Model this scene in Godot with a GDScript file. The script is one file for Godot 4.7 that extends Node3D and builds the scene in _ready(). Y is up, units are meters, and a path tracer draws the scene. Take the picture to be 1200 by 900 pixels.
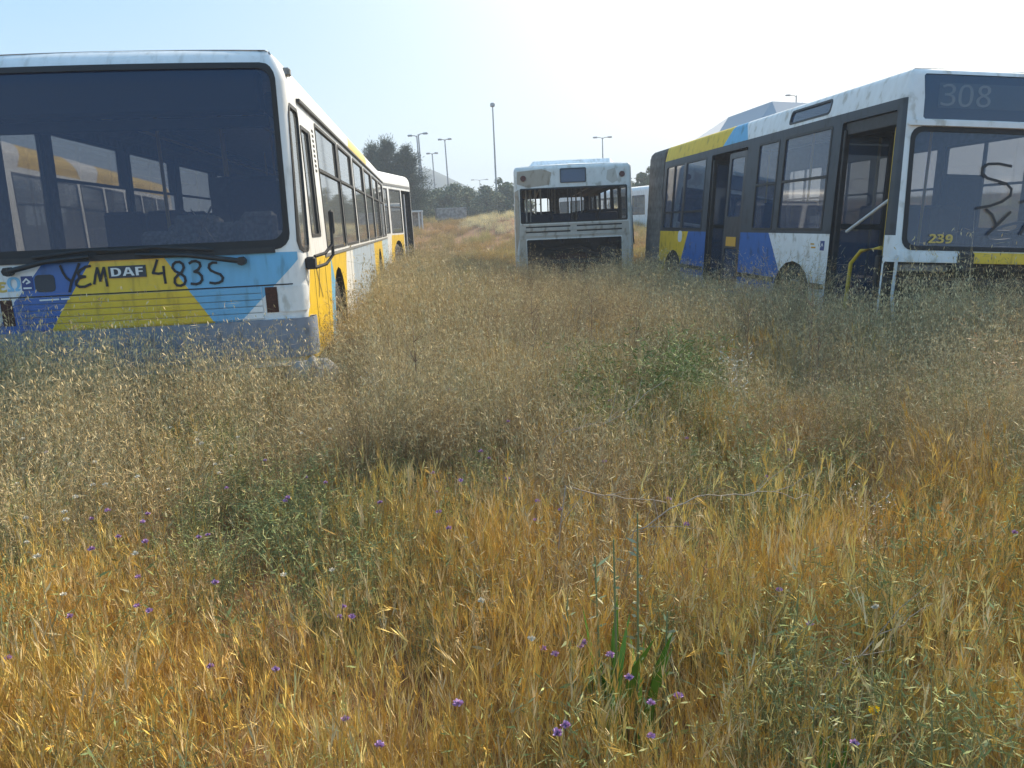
extends Node3D
# An overgrown bus yard: retired city buses standing in tall dry grass on a hazy summer day.

var rng = RandomNumberGenerator.new()
var M = {}
var used = {}
var field_noise = FastNoiseLite.new()
var patch_noise = FastNoiseLite.new()

# ------------------------------------------------------------------ colours (linear)
const WHITE = Color(0.78, 0.79, 0.79)
const YELLOW = Color(0.78, 0.52, 0.02)
const CYAN = Color(0.13, 0.42, 0.68)
const BLUE = Color(0.02, 0.12, 0.40)
const GREYBLUE = Color(0.42, 0.52, 0.64)
const BAND = Color(0.05, 0.055, 0.07)

func _ready():
	rng.seed = 4711
	field_noise.seed = 5
	field_noise.frequency = 0.35
	field_noise.fractal_octaves = 3
	patch_noise.seed = 91
	patch_noise.frequency = 0.9
	make_camera_and_light()
	make_materials()
	make_ground()
	make_distance()
	make_left_bus()
	make_right_bus()
	make_middle_bus()
	make_back_buses()
	make_lamp_posts()
	make_grass()
	make_plants()

# ------------------------------------------------------------------ camera, sky, sun
func make_camera_and_light():
	var cam = Camera3D.new()
	cam.name = "camera"
	var yaw = 0.0984
	var pitch = 0.2066
	var roll = 0.0436
	var fw = Vector3(sin(yaw) * cos(pitch), -sin(pitch), -cos(yaw) * cos(pitch))
	var r = Vector3(cos(yaw), 0, sin(yaw))
	var u = r.cross(fw)
	var r2 = cos(roll) * r - sin(roll) * u
	var u2 = cos(roll) * u + sin(roll) * r
	cam.transform = Transform3D(Basis(r2, u2, -fw), Vector3(0, 1.45, 0))
	cam.fov = 53.1
	cam.near = 0.05
	cam.far = 3000.0
	add_child(cam)
	cam.current = true
	var env = Environment.new()
	env.background_mode = Environment.BG_SKY
	var sm = ProceduralSkyMaterial.new()
	sm.sky_top_color = Color(0.37, 0.67, 0.89)
	sm.sky_horizon_color = Color(0.94, 1.0, 1.0)
	sm.sky_curve = 0.13
	sm.ground_horizon_color = Color(0.70, 0.68, 0.62)
	sm.ground_bottom_color = Color(0.35, 0.28, 0.18)
	sm.sun_angle_max = 95.0
	sm.sun_curve = 0.45
	sm.sky_energy_multiplier = 0.9
	var sky = Sky.new()
	sky.sky_material = sm
	env.sky = sky
	env.tonemap_mode = Environment.TONE_MAPPER_LINEAR
	env.tonemap_exposure = 1.62
	env.sdfgi_enabled = true
	env.ssao_enabled = true
	env.ssil_enabled = true
	env.fog_enabled = true
	env.fog_density = 0.0026
	env.fog_light_color = Color(0.90, 0.94, 1.0)
	var we = WorldEnvironment.new()
	we.name = "environment"
	we.environment = env
	add_child(we)
	var sun = DirectionalLight3D.new()
	sun.name = "sun"
	sun.light_energy = 1.6
	sun.light_color = Color(1.0, 0.95, 0.86)
	sun.light_angular_distance = 0.5
	sun.shadow_enabled = true
	var to_sun = Vector3(2.0, 2.15, -2.1)
	sun.basis = Basis.looking_at(-to_sun.normalized(), Vector3.UP)
	add_child(sun)

# ------------------------------------------------------------------ materials
func noise_tex(freq, lo, hi, seed_value = 1, size = 512, octaves = 4, as_normal = false):
	var n = FastNoiseLite.new()
	n.seed = seed_value
	n.frequency = freq
	n.fractal_octaves = octaves
	var t = NoiseTexture2D.new()
	t.width = size
	t.height = size
	t.seamless = true
	t.noise = n
	if as_normal:
		t.as_normal_map = true
		t.bump_strength = 3.0
	else:
		var g = Gradient.new()
		g.set_color(0, lo)
		g.set_color(1, hi)
		t.color_ramp = g
	return t

func mat(called, color, rough = 0.7, metal = 0.0):
	var m = StandardMaterial3D.new()
	m.resource_name = called
	m.albedo_color = color.linear_to_srgb()
	m.roughness = rough
	m.metallic = metal
	M[called] = m
	return m

func grainy(m, tex, scale):
	m.albedo_texture = tex
	m.uv1_triplanar = true
	m.uv1_scale = scale
	return m

func glass(called, color, alpha):
	var m = StandardMaterial3D.new()
	m.resource_name = called
	var c = color.linear_to_srgb()
	c.a = alpha
	m.albedo_color = c
	m.transparency = BaseMaterial3D.TRANSPARENCY_ALPHA
	m.roughness = 0.03
	m.metallic_specular = 0.5
	M[called] = m
	return m

func make_materials():
	var grime = noise_tex(0.016, Color(0.84, 0.825, 0.80), Color(1, 1, 1), 3, 512, 6)
	var streak = noise_tex(0.02, Color(0.87, 0.86, 0.845), Color(1, 1, 1), 8, 512, 5)
	var dust = noise_tex(0.02, Color(0.6, 0.58, 0.55), Color(1, 1, 1), 21, 512, 5)
	for q in [grime, streak]:
		var base = q.color_ramp.get_color(0)
		q.color_ramp.set_color(0, Color(base.r * 0.88, base.g * 0.85, base.b * 0.81))
		q.color_ramp.add_point(0.24, base)
		q.color_ramp.add_point(0.36, Color(0.95, 0.945, 0.94))
	var p = mat("bus_paint", Color(1, 1, 1), 0.38)
	p.vertex_color_use_as_albedo = true
	grainy(p, streak, Vector3(0.9, 0.22, 0.9))
	p.clearcoat_enabled = true
	p.clearcoat = 0.25
	p.clearcoat_roughness = 0.3
	var p2 = mat("chalky_paint", Color(1, 1, 1), 0.62)
	p2.vertex_color_use_as_albedo = true
	grainy(p2, grime, Vector3(0.7, 0.4, 0.7))
	grainy(mat("bumper_plastic", Color(0.22, 0.25, 0.31), 0.6), streak, Vector3(1.5, 0.6, 1.5))
	grainy(mat("dark_trim", Color(0.025, 0.026, 0.03), 0.55), dust, Vector3(1, 1, 1))
	grainy(mat("band_paint", Color(0.055, 0.06, 0.075), 0.45), dust, Vector3(0.8, 0.3, 0.8))
	mat("rubber", Color(0.02, 0.02, 0.022), 0.8)
	grainy(mat("grey_metal", Color(0.33, 0.34, 0.35), 0.5, 0.3), dust, Vector3(2, 2, 2))
	grainy(mat("lining", Color(0.13, 0.135, 0.15), 0.75), dust, Vector3(0.8, 0.8, 0.8))
	grainy(mat("floor_vinyl", Color(0.05, 0.05, 0.055), 0.8), dust, Vector3(1, 1, 1))
	grainy(mat("seat_cloth", Color(0.035, 0.05, 0.10), 0.9), dust, Vector3(3, 3, 3))
	mat("yellow_rail", Color(0.55, 0.38, 0.02), 0.45)
	mat("white_rail", Color(0.55, 0.56, 0.56), 0.45)
	mat("black_ink", Color(0.012, 0.012, 0.016), 0.6)
	mat("white_letter", Color(0.70, 0.72, 0.72), 0.5)
	mat("gold_letter", Color(0.60, 0.42, 0.10), 0.5)
	mat("blue_letter", Color(0.20, 0.48, 0.72), 0.5)
	mat("sticker_blue", Color(0.02, 0.05, 0.20), 0.5)
	mat("red_lens", Color(0.07, 0.008, 0.008), 0.3)
	mat("lamp_clear", Color(0.55, 0.56, 0.57), 0.15, 0.2)
	mat("orange_panel", Color(0.62, 0.33, 0.03), 0.6)
	grainy(mat("rust", Color(0.10, 0.035, 0.02), 0.9), dust, Vector3(4, 4, 4))
	grainy(mat("bellows_fabric", Color(0.26, 0.245, 0.235), 0.9), dust, Vector3(1.5, 0.5, 1.5))
	mat("sign_cloth", Color(0.16, 0.17, 0.16), 0.8)
	mat("sign_dark", Color(0.035, 0.042, 0.055), 0.6)
	grainy(mat("paper_white", Color(0.50, 0.50, 0.48), 0.9), dust, Vector3(2, 2, 2))
	glass("windscreen_glass", Color(0.012, 0.022, 0.07), 0.72)
	glass("dusty_glass", Color(0.06, 0.10, 0.18), 0.55)
	glass("side_glass", Color(0.24, 0.25, 0.25), 0.45)
	mat("pole_metal", Color(0.30, 0.31, 0.33), 0.5, 0.4)
	grainy(mat("concrete", Color(0.40, 0.39, 0.38), 0.9), dust, Vector3(0.3, 0.3, 0.3))
	grainy(mat("bark", Color(0.10, 0.075, 0.055), 0.95), dust, Vector3(2, 0.5, 2))
	for k in ["grass", "leaf"]:
		var g = mat(k, Color(1, 1, 1), 0.75)
		g.vertex_color_use_as_albedo = true
		g.cull_mode = BaseMaterial3D.CULL_DISABLED
		g.metallic_specular = 0.25
		g.backlight = Color(0.45, 0.45, 0.45)
	var gd = mat("earth", Color(1, 1, 1), 1.0)
	grainy(gd, noise_tex(0.02, Color(0.34, 0.22, 0.13), Color(0.62, 0.47, 0.30), 14, 1024, 6), Vector3(0.5, 0.5, 0.5))
	gd.uv1_world_triplanar = true
	var hl = mat("hill_scrub", Color(1, 1, 1), 1.0)
	grainy(hl, noise_tex(0.02, Color(0.16, 0.20, 0.16), Color(0.33, 0.35, 0.28), 15, 512, 5), Vector3(0.01, 0.01, 0.01))

# ------------------------------------------------------------------ scene tree helpers
func numbered(called):
	if not used.has(called):
		used[called] = 0
		return called
	used[called] += 1
	return "%s_%03d" % [called, used[called]]

func tag(o, label, category, group = "", kind = ""):
	if label: o.set_meta("label", label)
	if category: o.set_meta("category", category)
	if group: o.set_meta("group", group)
	if kind: o.set_meta("kind", kind)
	return o

func thing(called, label, category, at, turn = 0.0, group = ""):
	var o = Node3D.new()
	o.name = numbered(called)
	add_child(o)
	o.position = at
	o.rotation.y = turn
	return tag(o, label, category, group)

func new_st():
	var st = SurfaceTool.new()
	st.begin(Mesh.PRIMITIVE_TRIANGLES)
	return st

func part(parent, called, st, material):
	var mi = MeshInstance3D.new()
	mi.mesh = st.commit() if st is SurfaceTool else st
	mi.material_override = M[material] if material is String else material
	if parent == self:
		mi.name = numbered(called)
		add_child(mi)
	else:
		mi.name = called
		parent.add_child(mi, true)
	return mi

func quad(st, a, b, c, d, n = null):
	# a b c d run anticlockwise seen from outside
	var nn = n if n != null else (b - a).cross(c - a).normalized()
	for v in [a, c, b, a, d, c]:
		st.set_normal(nn)
		st.add_vertex(v)

func box(st, lo, hi, bev = 0.0):
	# a box with chamfered upright and level edges
	var c = (lo + hi) * 0.5
	var h = (hi - lo) * 0.5
	var b = min(bev, min(h.x, min(h.y, h.z)) * 0.9)
	var faces = [[Vector3(1, 0, 0), Vector3(0, 1, 0), Vector3(0, 0, 1)], [Vector3(0, 1, 0), Vector3(0, 0, 1), Vector3(1, 0, 0)], [Vector3(0, 0, 1), Vector3(1, 0, 0), Vector3(0, 1, 0)]]
	for f in faces:
		for sg in [1.0, -1.0]:
			var n = f[0] * sg
			var u = f[1] * (h * f[1]).length()
			var v = f[2] * sg * (h * f[2]).length()
			var ub = f[1] * b
			var vb = f[2] * sg * b
			var o = c + n * (h * f[0]).length()
			quad(st, o - u + ub - v + vb, o + u - ub - v + vb, o + u - ub + v - vb, o - u + ub + v - vb, n)
	if b > 0.0:
		for f in faces:
			for s1 in [1.0, -1.0]:
				for s2 in [1.0, -1.0]:
					var n1 = f[1] * s1
					var n2 = f[2] * s2
					var p1 = c + n1 * (h * f[1]).length() + n2 * ((h * f[2]).length() - b)
					var p2 = c + n1 * ((h * f[1]).length() - b) + n2 * (h * f[2]).length()
					var e = f[0] * ((h * f[0]).length() - b)
					var nn = (n1 + n2).normalized()
					if s1 * s2 < 0:
						quad(st, p1 - e, p1 + e, p2 + e, p2 - e, nn)
					else:
						quad(st, p2 - e, p2 + e, p1 + e, p1 - e, nn)
		for sx in [1.0, -1.0]:
			for sy in [1.0, -1.0]:
				for sz in [1.0, -1.0]:
					var sg3 = Vector3(sx, sy, sz)
					var k3 = c + sg3 * h
					var tri = [k3 - Vector3(0, sy, sz) * b, k3 - Vector3(sx, 0, sz) * b, k3 - Vector3(sx, sy, 0) * b]
					if sx * sy * sz > 0: tri.reverse()
					for v in tri:
						st.set_normal(sg3.normalized())
						st.add_vertex(v)
	return st

func bx(lo, hi, bev = 0.01):
	return box(new_st(), lo, hi, bev)

func tube(st, pts, r0, r1 = -1.0, n = 7):
	if r1 < 0: r1 = r0
	var rings = []
	for i in pts.size():
		var d = (pts[min(i + 1, pts.size() - 1)] - pts[max(i - 1, 0)]).normalized()
		var a = d.cross(Vector3(0.31, 0.2, 0.93)).normalized()
		var b2 = d.cross(a)
		var r = lerp(r0, r1, float(i) / max(1, pts.size() - 1))
		var ring = []
		for k in n:
			var t = TAU * k / n
			var nn = a * cos(t) + b2 * sin(t)
			ring.append([pts[i] + nn * r, nn])
		rings.append(ring)
	for i in rings.size() - 1:
		for k in n:
			var p = rings[i][k]
			var q = rings[i][(k + 1) % n]
			var p2 = rings[i + 1][k]
			var q2 = rings[i + 1][(k + 1) % n]
			for v in [p, q2, q, p, p2, q2]:
				st.set_normal(v[1])
				st.add_vertex(v[0])
	for e in [0, rings.size() - 1]:
		for k in range(1, n - 1):
			for v in ([rings[e][0], rings[e][k], rings[e][k + 1]] if e == 0 else [rings[e][0], rings[e][k + 1], rings[e][k]]):
				st.set_normal((pts[e] - pts[1 if e == 0 else e - 1]).normalized())
				st.add_vertex(v[0])
	return st

func lathe_x(st, prof, n = 28):
	# prof: [radius, x] pairs spun round the x axis
	for i in prof.size() - 1:
		var d = Vector2(prof[i + 1][0] - prof[i][0], prof[i + 1][1] - prof[i][1])
		var nr = Vector2(d.y, -d.x).normalized()
		for k in n:
			var vs = []
			for j in [[i, k], [i, k + 1], [i + 1, k + 1], [i + 1, k]]:
				var t = TAU * j[1] / n
				vs.append([Vector3(prof[j[0]][1], cos(t) * prof[j[0]][0], sin(t) * prof[j[0]][0]), Vector3(nr.y, cos(t) * nr.x, sin(t) * nr.x)])
			for v in [vs[0], vs[2], vs[1], vs[0], vs[3], vs[2]]:
				st.set_normal(v[1])
				st.add_vertex(v[0])
	return st

# ------------------------------------------------------------------ bus body as a bent sheet
# A bus wall is laid out flat: s runs round the plan (0 at the middle of the face towards +z, positive towards +x), y is height.
func bus_shape(w, l, h, r = 0.22, bow = 0.06, rake = 0.06, tumble = 0.02, bottom = 0.36, rnd = 0.26):
	var b = {"W": w, "L": l, "H": h, "r": r, "bow": bow, "rake": rake, "tumble": tumble, "bottom": bottom, "round": rnd}
	b.s1 = w / 2.0 - r
	b.s2 = b.s1 + r * PI / 2.0
	b.s3 = b.s2 + l - 2.0 * r
	b.s4 = b.s3 + r * PI / 2.0
	b.P = b.s4 + b.s1
	b.cuts = [-b.P, 0.0, b.P]
	for sg in [-1.0, 1.0]:
		for k in 7:
			b.cuts.append(sg * lerp(b.s1, b.s2, k / 6.0))
			b.cuts.append(sg * lerp(b.s3, b.s4, k / 6.0))
		for k in range(1, 5):
			b.cuts.append(sg * b.s1 * k / 5.0)
			b.cuts.append(sg * (b.s2 + k * 0.3))
	b.bands = [bottom, 1.1, 1.25]
	b.top = h - 0.02 * rnd / 0.26
	for k in 7:
		b.bands.append(h - rnd + rnd * sin(PI / 2 * k / 6.0) - (0.02 * rnd / 0.26 if k == 6 else 0.0))
	return b

func inset(b, y):
	var v = b.tumble * max(0.0, y - 1.25)
	var t = clamp((y - (b.H - b.round)) / b.round, 0.0, 0.97)
	return v + 0.85 * b.round * (1.0 - sqrt(1.0 - t * t)) + max(0.0, y - 2.6) * b.get("cove", 0.0)

func bp(b, s, y, off = 0.0):
	var a = absf(s)
	var hw = b.W / 2.0
	var x
	var z
	var nx = 0.0
	var nz = 0.0
	if a < b.s1:
		x = a; z = 0.0; nz = 1.0
	elif a < b.s2:
		var t = (a - b.s1) / b.r
		x = b.s1 + b.r * sin(t); z = -b.r + b.r * cos(t); nx = sin(t); nz = cos(t)
	elif a < b.s3:
		x = hw; z = -b.r - (a - b.s2); nx = 1.0
	elif a < b.s4:
		var t2 = (a - b.s3) / b.r
		x = b.s1 + b.r * cos(t2); z = -(b.L - b.r) - b.r * sin(t2); nx = cos(t2); nz = -sin(t2)
	else:
		x = b.s1 - (a - b.s4); z = -b.L; nz = -1.0
	var ins = inset(b, y) - off
	x -= nx * ins
	z -= nz * ins
	var w = clamp(1.0 + z / 1.1, 0.0, 1.0)
	z -= w * (b.bow * pow(x / hw, 2.0) + b.rake * max(0.0, y - 1.1))
	return Vector3(x if s >= 0 else -x, y, z)

func bnorm(b, s, y):
	var e = 0.004
	return (bp(b, s + e, y) - bp(b, s - e, y)).cross(bp(b, s, min(y + e, b.H)) - bp(b, s, y - e)).normalized()

func sd(b, d, side):
	return side * (b.s2 + d - b.r)

func side_poly(b, pts, side):
	var o = PackedVector2Array()
	for p in pts:
		o.append(Vector2(sd(b, p[0], side), p[1]))
	return o

func poly(pts):
	var o = PackedVector2Array()
	for p in pts:
		o.append(Vector2(p[0], p[1]))
	return o

func rr(a0, a1, y0, y1, r = 0.05, n = 3):
	var lo = min(a0, a1)
	var hi = max(a0, a1)
	var o = PackedVector2Array()
	if r <= 0.0:
		return PackedVector2Array([Vector2(lo, y0), Vector2(hi, y0), Vector2(hi, y1), Vector2(lo, y1)])
	for c in [[hi - r, y0 + r, -PI / 2], [hi - r, y1 - r, 0.0], [lo + r, y1 - r, PI / 2], [lo + r, y0 + r, PI]]:
		for k in n + 1:
			var t = c[2] + PI / 2 * k / n
			o.append(Vector2(c[0] + r * cos(t), c[1] + r * sin(t)))
	return o

func arch(c, y0, top, half, side_s = 1.0):
	var o = PackedVector2Array([Vector2(c - half, y0), Vector2(c + half, y0)])
	for k in 9:
		var t = PI * k / 8.0
		o.append(Vector2(c + half * cos(t), top - half * 0.85 + half * 0.85 * sin(t)))
	return o

func span(p, s):
	# the two heights at which a convex outline crosses the upright at s
	var lo = INF
	var hi = -INF
	for i in p.size():
		var a = p[i]
		var c = p[(i + 1) % p.size()]
		if (a.x - s) * (c.x - s) <= 0.0 and absf(a.x - c.x) > 1e-9:
			var y = a.y + (c.y - a.y) * (s - a.x) / (c.x - a.x)
			lo = min(lo, y)
			hi = max(hi, y)
	return [lo, hi] if hi >= lo else null

func clip_y(p, y0, y1):
	var cur = p
	for pass_k in 2:
		var out = []
		for i in cur.size():
			var a = cur[i]
			var c = cur[(i + 1) % cur.size()]
			var da = a.y - y0 if pass_k == 0 else y1 - a.y
			var dc = c.y - y0 if pass_k == 0 else y1 - c.y
			if da >= 0: out.append(a)
			if (da > 0 and dc < 0) or (da < 0 and dc > 0):
				out.append(a + (c - a) * (da / (da - dc)))
		cur = out
		if cur.size() < 3: return []
	return cur

func emit(st, b, p, off, color, flip = false):
	var area = 0.0
	for i in p.size():
		area += p[i].cross(p[(i + 1) % p.size()])
	if absf(area) < 1e-7: return
	var idx = []
	for i in range(1, p.size() - 1): idx.append_array([0, i, i + 1])
	if p.size() > 4:
		var tri = Geometry2D.triangulate_polygon(PackedVector2Array(p))
		if tri.size() > 0: idx = Array(tri)
	for k in range(0, idx.size(), 3):
		var t = [p[idx[k]], p[idx[k + 1]], p[idx[k + 2]]]
		var ccw = (t[1] - t[0]).cross(t[2] - t[0]) > 0
		if ccw != flip: t.reverse()
		for v in t:
			var n = bnorm(b, v.x, v.y)
			st.set_color(color)
			st.set_normal(-n if flip else n)
			st.set_uv(v)
			st.add_vertex(bp(b, v.x, v.y, off))

func cut_list(b, outline, holes):
	var lo = INF
	var hi = -INF
	for v in outline:
		lo = min(lo, v.x)
		hi = max(hi, v.x)
	var c = [lo, hi]
	for v in b.cuts: c.append(v)
	for v in outline: c.append(v.x)
	for h in holes:
		for v in h: c.append(v.x)
	c.sort()
	var o = []
	for v in c:
		if v >= lo - 1e-6 and v <= hi + 1e-6 and (o.is_empty() or v - o[-1] > 1e-4): o.append(v)
	return o

func sheet(st, b, outline, holes = [], off = 0.0, thick = 0.0, base = Color(1, 1, 1), regions = [], flip = false):
	var c = cut_list(b, outline, holes)
	var boxes = []
	for g in regions:
		var r = Rect2(g[0][0], Vector2.ZERO)
		for v in g[0]: r = r.expand(v)
		boxes.append(r)
	for i in c.size() - 1:
		var a = c[i]
		var z = c[i + 1]
		var e = (z - a) * 0.002
		var pa = span(outline, a + e)
		var pz = span(outline, z - e)
		if pa == null or pz == null: continue
		var inner = []
		for h in holes:
			var ha = span(h, a + e)
			var hz = span(h, z - e)
			if ha != null and hz != null: inner.append([ha[0], hz[0], ha[1], hz[1]])
		inner.sort_custom(func(p, q): return p[0] + p[1] < q[0] + q[1])
		var at = [pa[0], pz[0]]
		inner.append([pa[1], pz[1], 0, 0])
		for h in inner:
			if h[0] > at[0] + 1e-5 or h[1] > at[1] + 1e-5:
				var qd = [Vector2(a, at[0]), Vector2(z, at[1]), Vector2(z, max(at[1], h[1])), Vector2(a, max(at[0], h[0]))]
				for k in b.bands.size() - 1:
					var lo = b.bands[k] if k > 0 else -9.0
					var hi = b.bands[k + 1] if k < b.bands.size() - 2 else 9.0
					if max(qd[2].y, qd[3].y) <= lo or min(qd[0].y, qd[1].y) >= hi: continue
					var pc = clip_y(qd, lo, hi)
					if pc.size() < 3: continue
					var pieces = [[PackedVector2Array(pc), base]]
					for g in regions.size():
						var nxt = []
						for pp in pieces:
							var rb = Rect2(pp[0][0], Vector2.ZERO)
							for v in pp[0]: rb = rb.expand(v)
							if not rb.intersects(boxes[g]):
								nxt.append(pp)
								continue
							for q in Geometry2D.intersect_polygons(pp[0], regions[g][0]): nxt.append([q, regions[g][1]])
							for q in Geometry2D.clip_polygons(pp[0], regions[g][0]): nxt.append([q, pp[1]])
						pieces = nxt
					for pp in pieces:
						emit(st, b, pp[0], off, pp[1], flip)
						if thick > 0.0: emit(st, b, pp[0], off - thick, pp[1], true)
			at = [max(at[0], h[2]), max(at[1], h[3])]
	if thick > 0.0:
		rim(st, b, outline, off, thick, base, false)
		for h in holes: rim(st, b, h, off, thick, base, true)
	return st

func rim(st, b, outline, off, thick, color, inward):
	var area = 0.0
	for i in outline.size(): area += outline[i].cross(outline[(i + 1) % outline.size()])
	for i in outline.size():
		var p = outline[i]
		var q = outline[(i + 1) % outline.size()]
		if (area > 0) == inward:
			var sw = p; p = q; q = sw
		var n = max(1, int(ceil(absf(p.x - q.x) / 0.25)))
		for k in n:
			var u = p.lerp(q, float(k) / n)
			var v = p.lerp(q, float(k + 1) / n)
			st.set_color(color)
			quad(st, bp(b, u.x, u.y, off - thick), bp(b, v.x, v.y, off - thick), bp(b, v.x, v.y, off), bp(b, u.x, u.y, off))

func plate(parent, called, b, outline, holes, off, thick, material, color = Color(1, 1, 1), regions = []):
	return part(parent, called, sheet(new_st(), b, outline, holes, off, thick, color, regions), material)

func letters(parent, b, glyphs, width, off, material):
	# spray painted letters: each glyph is a list of strokes
	for g in glyphs: strokes(parent, "graffiti_letter", b, g, width, off, material)

func strokes(parent, called, b, lines, width, off, material):
	# brush strokes on the body: every line is a list of (s, y)
	var st = new_st()
	for l in lines:
		for i in l.size() - 1:
			var p = Vector2(l[i][0], l[i][1])
			var q = Vector2(l[i + 1][0], l[i + 1][1])
			var d = (q - p).normalized()
			p -= d * width * 0.3
			q += d * width * 0.3
			var n = Vector2(-d.y, d.x) * width * 0.5
			emit(st, b, [p - n, q - n, q + n, p + n], off + 0.0004 * i, Color(1, 1, 1))
	return part(parent, called, st, material)

func bus_roof(b, parent, material, base, regions = []):
	var st = new_st()
	var ss = []
	for v in b.cuts:
		if v >= 0.0: ss.append(v)
	for k in 24: ss.append(b.P * (k + 0.5) / 24.0)
	ss.sort()
	var n = 10
	var rows = []
	for s in ss:
		var a = bp(b, s, b.top)
		var c = bp(b, -s, b.top) if s > 0.0 else a
		c.x = -a.x
		var row = []
		for k in n + 1:
			var t = float(k) / n
			var p = a.lerp(c, t)
			p.y += b.crown * (1.0 - pow(2.0 * t - 1.0, 2.0)) * clamp(absf(a.x) / 0.9, 0.0, 1.0) * clamp(min(-a.z, b.L + a.z) / 0.5 + 0.15, 0.0, 1.0)
			row.append(p)
		rows.append(row)
	st.set_smooth_group(0)
	for i in rows.size() - 1:
		for k in n:
			for v in [rows[i][k], rows[i][k + 1], rows[i + 1][k + 1], rows[i][k], rows[i + 1][k + 1], rows[i + 1][k]]:
				st.set_color(base)
				st.add_vertex(v)
	st.generate_normals()
	return part(parent, "roof", st, material)

func shell(b, parent, material, base, holes, regions):
	var outline = PackedVector2Array([Vector2(-b.P, b.bottom), Vector2(b.P, b.bottom), Vector2(b.P, b.top), Vector2(-b.P, b.top)])
	var body = part(parent, "body", sheet(new_st(), b, outline, holes, 0.0, 0.0, base, regions), material)
	part(parent, "lining", sheet(new_st(), b, outline, holes, -0.05, 0.0, Color(1, 1, 1), [], true), "lining")
	for h in holes:
		var st = new_st()
		rim(st, b, h, 0.0, 0.05, base, true)
		part(body, "opening_edge", st, "dark_trim")
	return body

func window(b, parent, outline, mat_glass, frame = 0.035, off = -0.012, bars = []):
	# a pane in its opening, with a rubber frame and bars as sub-parts
	var pane = plate(parent, "window", b, outline, [], off, 0.0, mat_glass)
	var c = Vector2.ZERO
	var r = Rect2(outline[0], Vector2.ZERO)
	for v in outline: r = r.expand(v)
	c = r.get_center()
	var inner = PackedVector2Array()
	for v in outline:
		var q = v - c
		q.x *= 1.0 - 2.0 * frame / r.size.x
		q.y *= 1.0 - 2.0 * frame / r.size.y
		inner.append(c + q)
	plate(pane, "window_frame", b, outline, [inner], 0.006, 0.03, "dark_trim")
	for q in bars:
		plate(pane, "window_bar", b, q[0], [], 0.008, 0.03, q[1] if q.size() > 1 else "dark_trim")
	return pane

var wheel_meshes = null
func wheel(parent, x, y, z, side):
	if wheel_meshes == null:
		var tyre = lathe_x(new_st(), [[0.28, -0.13], [0.40, -0.145], [0.46, -0.13], [0.485, -0.09], [0.485, 0.09], [0.46, 0.13], [0.40, 0.145], [0.28, 0.13]]).commit()
		var rs = lathe_x(new_st(), [[0.285, 0.13], [0.27, 0.135], [0.25, 0.09], [0.19, 0.06], [0.12, 0.075], [0.11, 0.14], [0.0, 0.15]])
		for k in 8:
			var t = TAU * k / 8
			tube(rs, [Vector3(0.06, cos(t) * 0.16, sin(t) * 0.16), Vector3(0.10, cos(t) * 0.16, sin(t) * 0.16)], 0.016, 0.016, 6)
		wheel_meshes = [tyre, rs.commit()]
	var w = Node3D.new()
	w.name = "wheel"
	parent.add_child(w, true)
	w.position = Vector3(x, y, z)
	if side < 0: w.rotation.y = PI
	part(w, "tyre", wheel_meshes[0], "rubber")
	part(w, "rim", wheel_meshes[1], "grey_metal")
	return w

var seat_mesh = null
func seat(parent, x, y, z, faces = 1.0):
	if seat_mesh == null:
		var st = new_st()
		box(st, Vector3(-0.21, 0.40, -0.22), Vector3(0.21, 0.48, 0.22), 0.03)
		box(st, Vector3(-0.21, 0.44, -0.27), Vector3(0.21, 1.02, -0.20), 0.03)
		box(st, Vector3(-0.03, 0.0, -0.05), Vector3(0.03, 0.40, 0.05), 0.005)
		seat_mesh = st.commit()
	var o = part(parent, "passenger_seat", seat_mesh, "seat_cloth")
	o.position = Vector3(x, y, z)
	if faces < 0: o.rotation.y = PI
	return o

func bus_inside(b, parent, rows, faces = 1.0, floor_y = 0.72, first = 2.4, step = 0.78, rail = "yellow_rail"):
	part(parent, "floor", bx(Vector3(-b.W / 2 + 0.06, floor_y - 0.08, -b.L + 0.1), Vector3(b.W / 2 - 0.06, floor_y, -0.32), 0.0), "floor_vinyl")
	part(parent, "underframe", bx(Vector3(-0.55, 0.42, -b.L + 0.5), Vector3(0.55, floor_y - 0.09, -0.6), 0.02), "dark_trim")
	for k in rows:
		var z = -first - k * step
		for x in [-0.98, -0.54, 0.54, 0.98]:
			seat(parent, x, floor_y, z, faces)
	for k in 4:
		for x in [-0.3, 0.3]:
			var z2 = -1.9 - k * (b.L - 3.0) / 4.0
			part(parent, "grab_pole", tube(new_st(), [Vector3(x, floor_y, z2), Vector3(x, b.H - 0.12, z2)], 0.018), rail)
	for x in [-0.62, 0.62]:
		part(parent, "ceiling_rail", tube(new_st(), [Vector3(x, b.H - 0.32, -1.2), Vector3(x, b.H - 0.32, -b.L + 0.6)], 0.018), rail)
	part(parent, "ceiling_duct", bx(Vector3(-b.W / 2 + 0.14, b.H - 0.34, -b.L + 0.4), Vector3(-b.W / 2 + 0.44, b.H - 0.14, -1.4), 0.04), "lining")
	part(parent, "ceiling_duct", bx(Vector3(b.W / 2 - 0.44, b.H - 0.34, -b.L + 0.4), Vector3(b.W / 2 - 0.14, b.H - 0.14, -1.4), 0.04), "lining")

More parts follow.
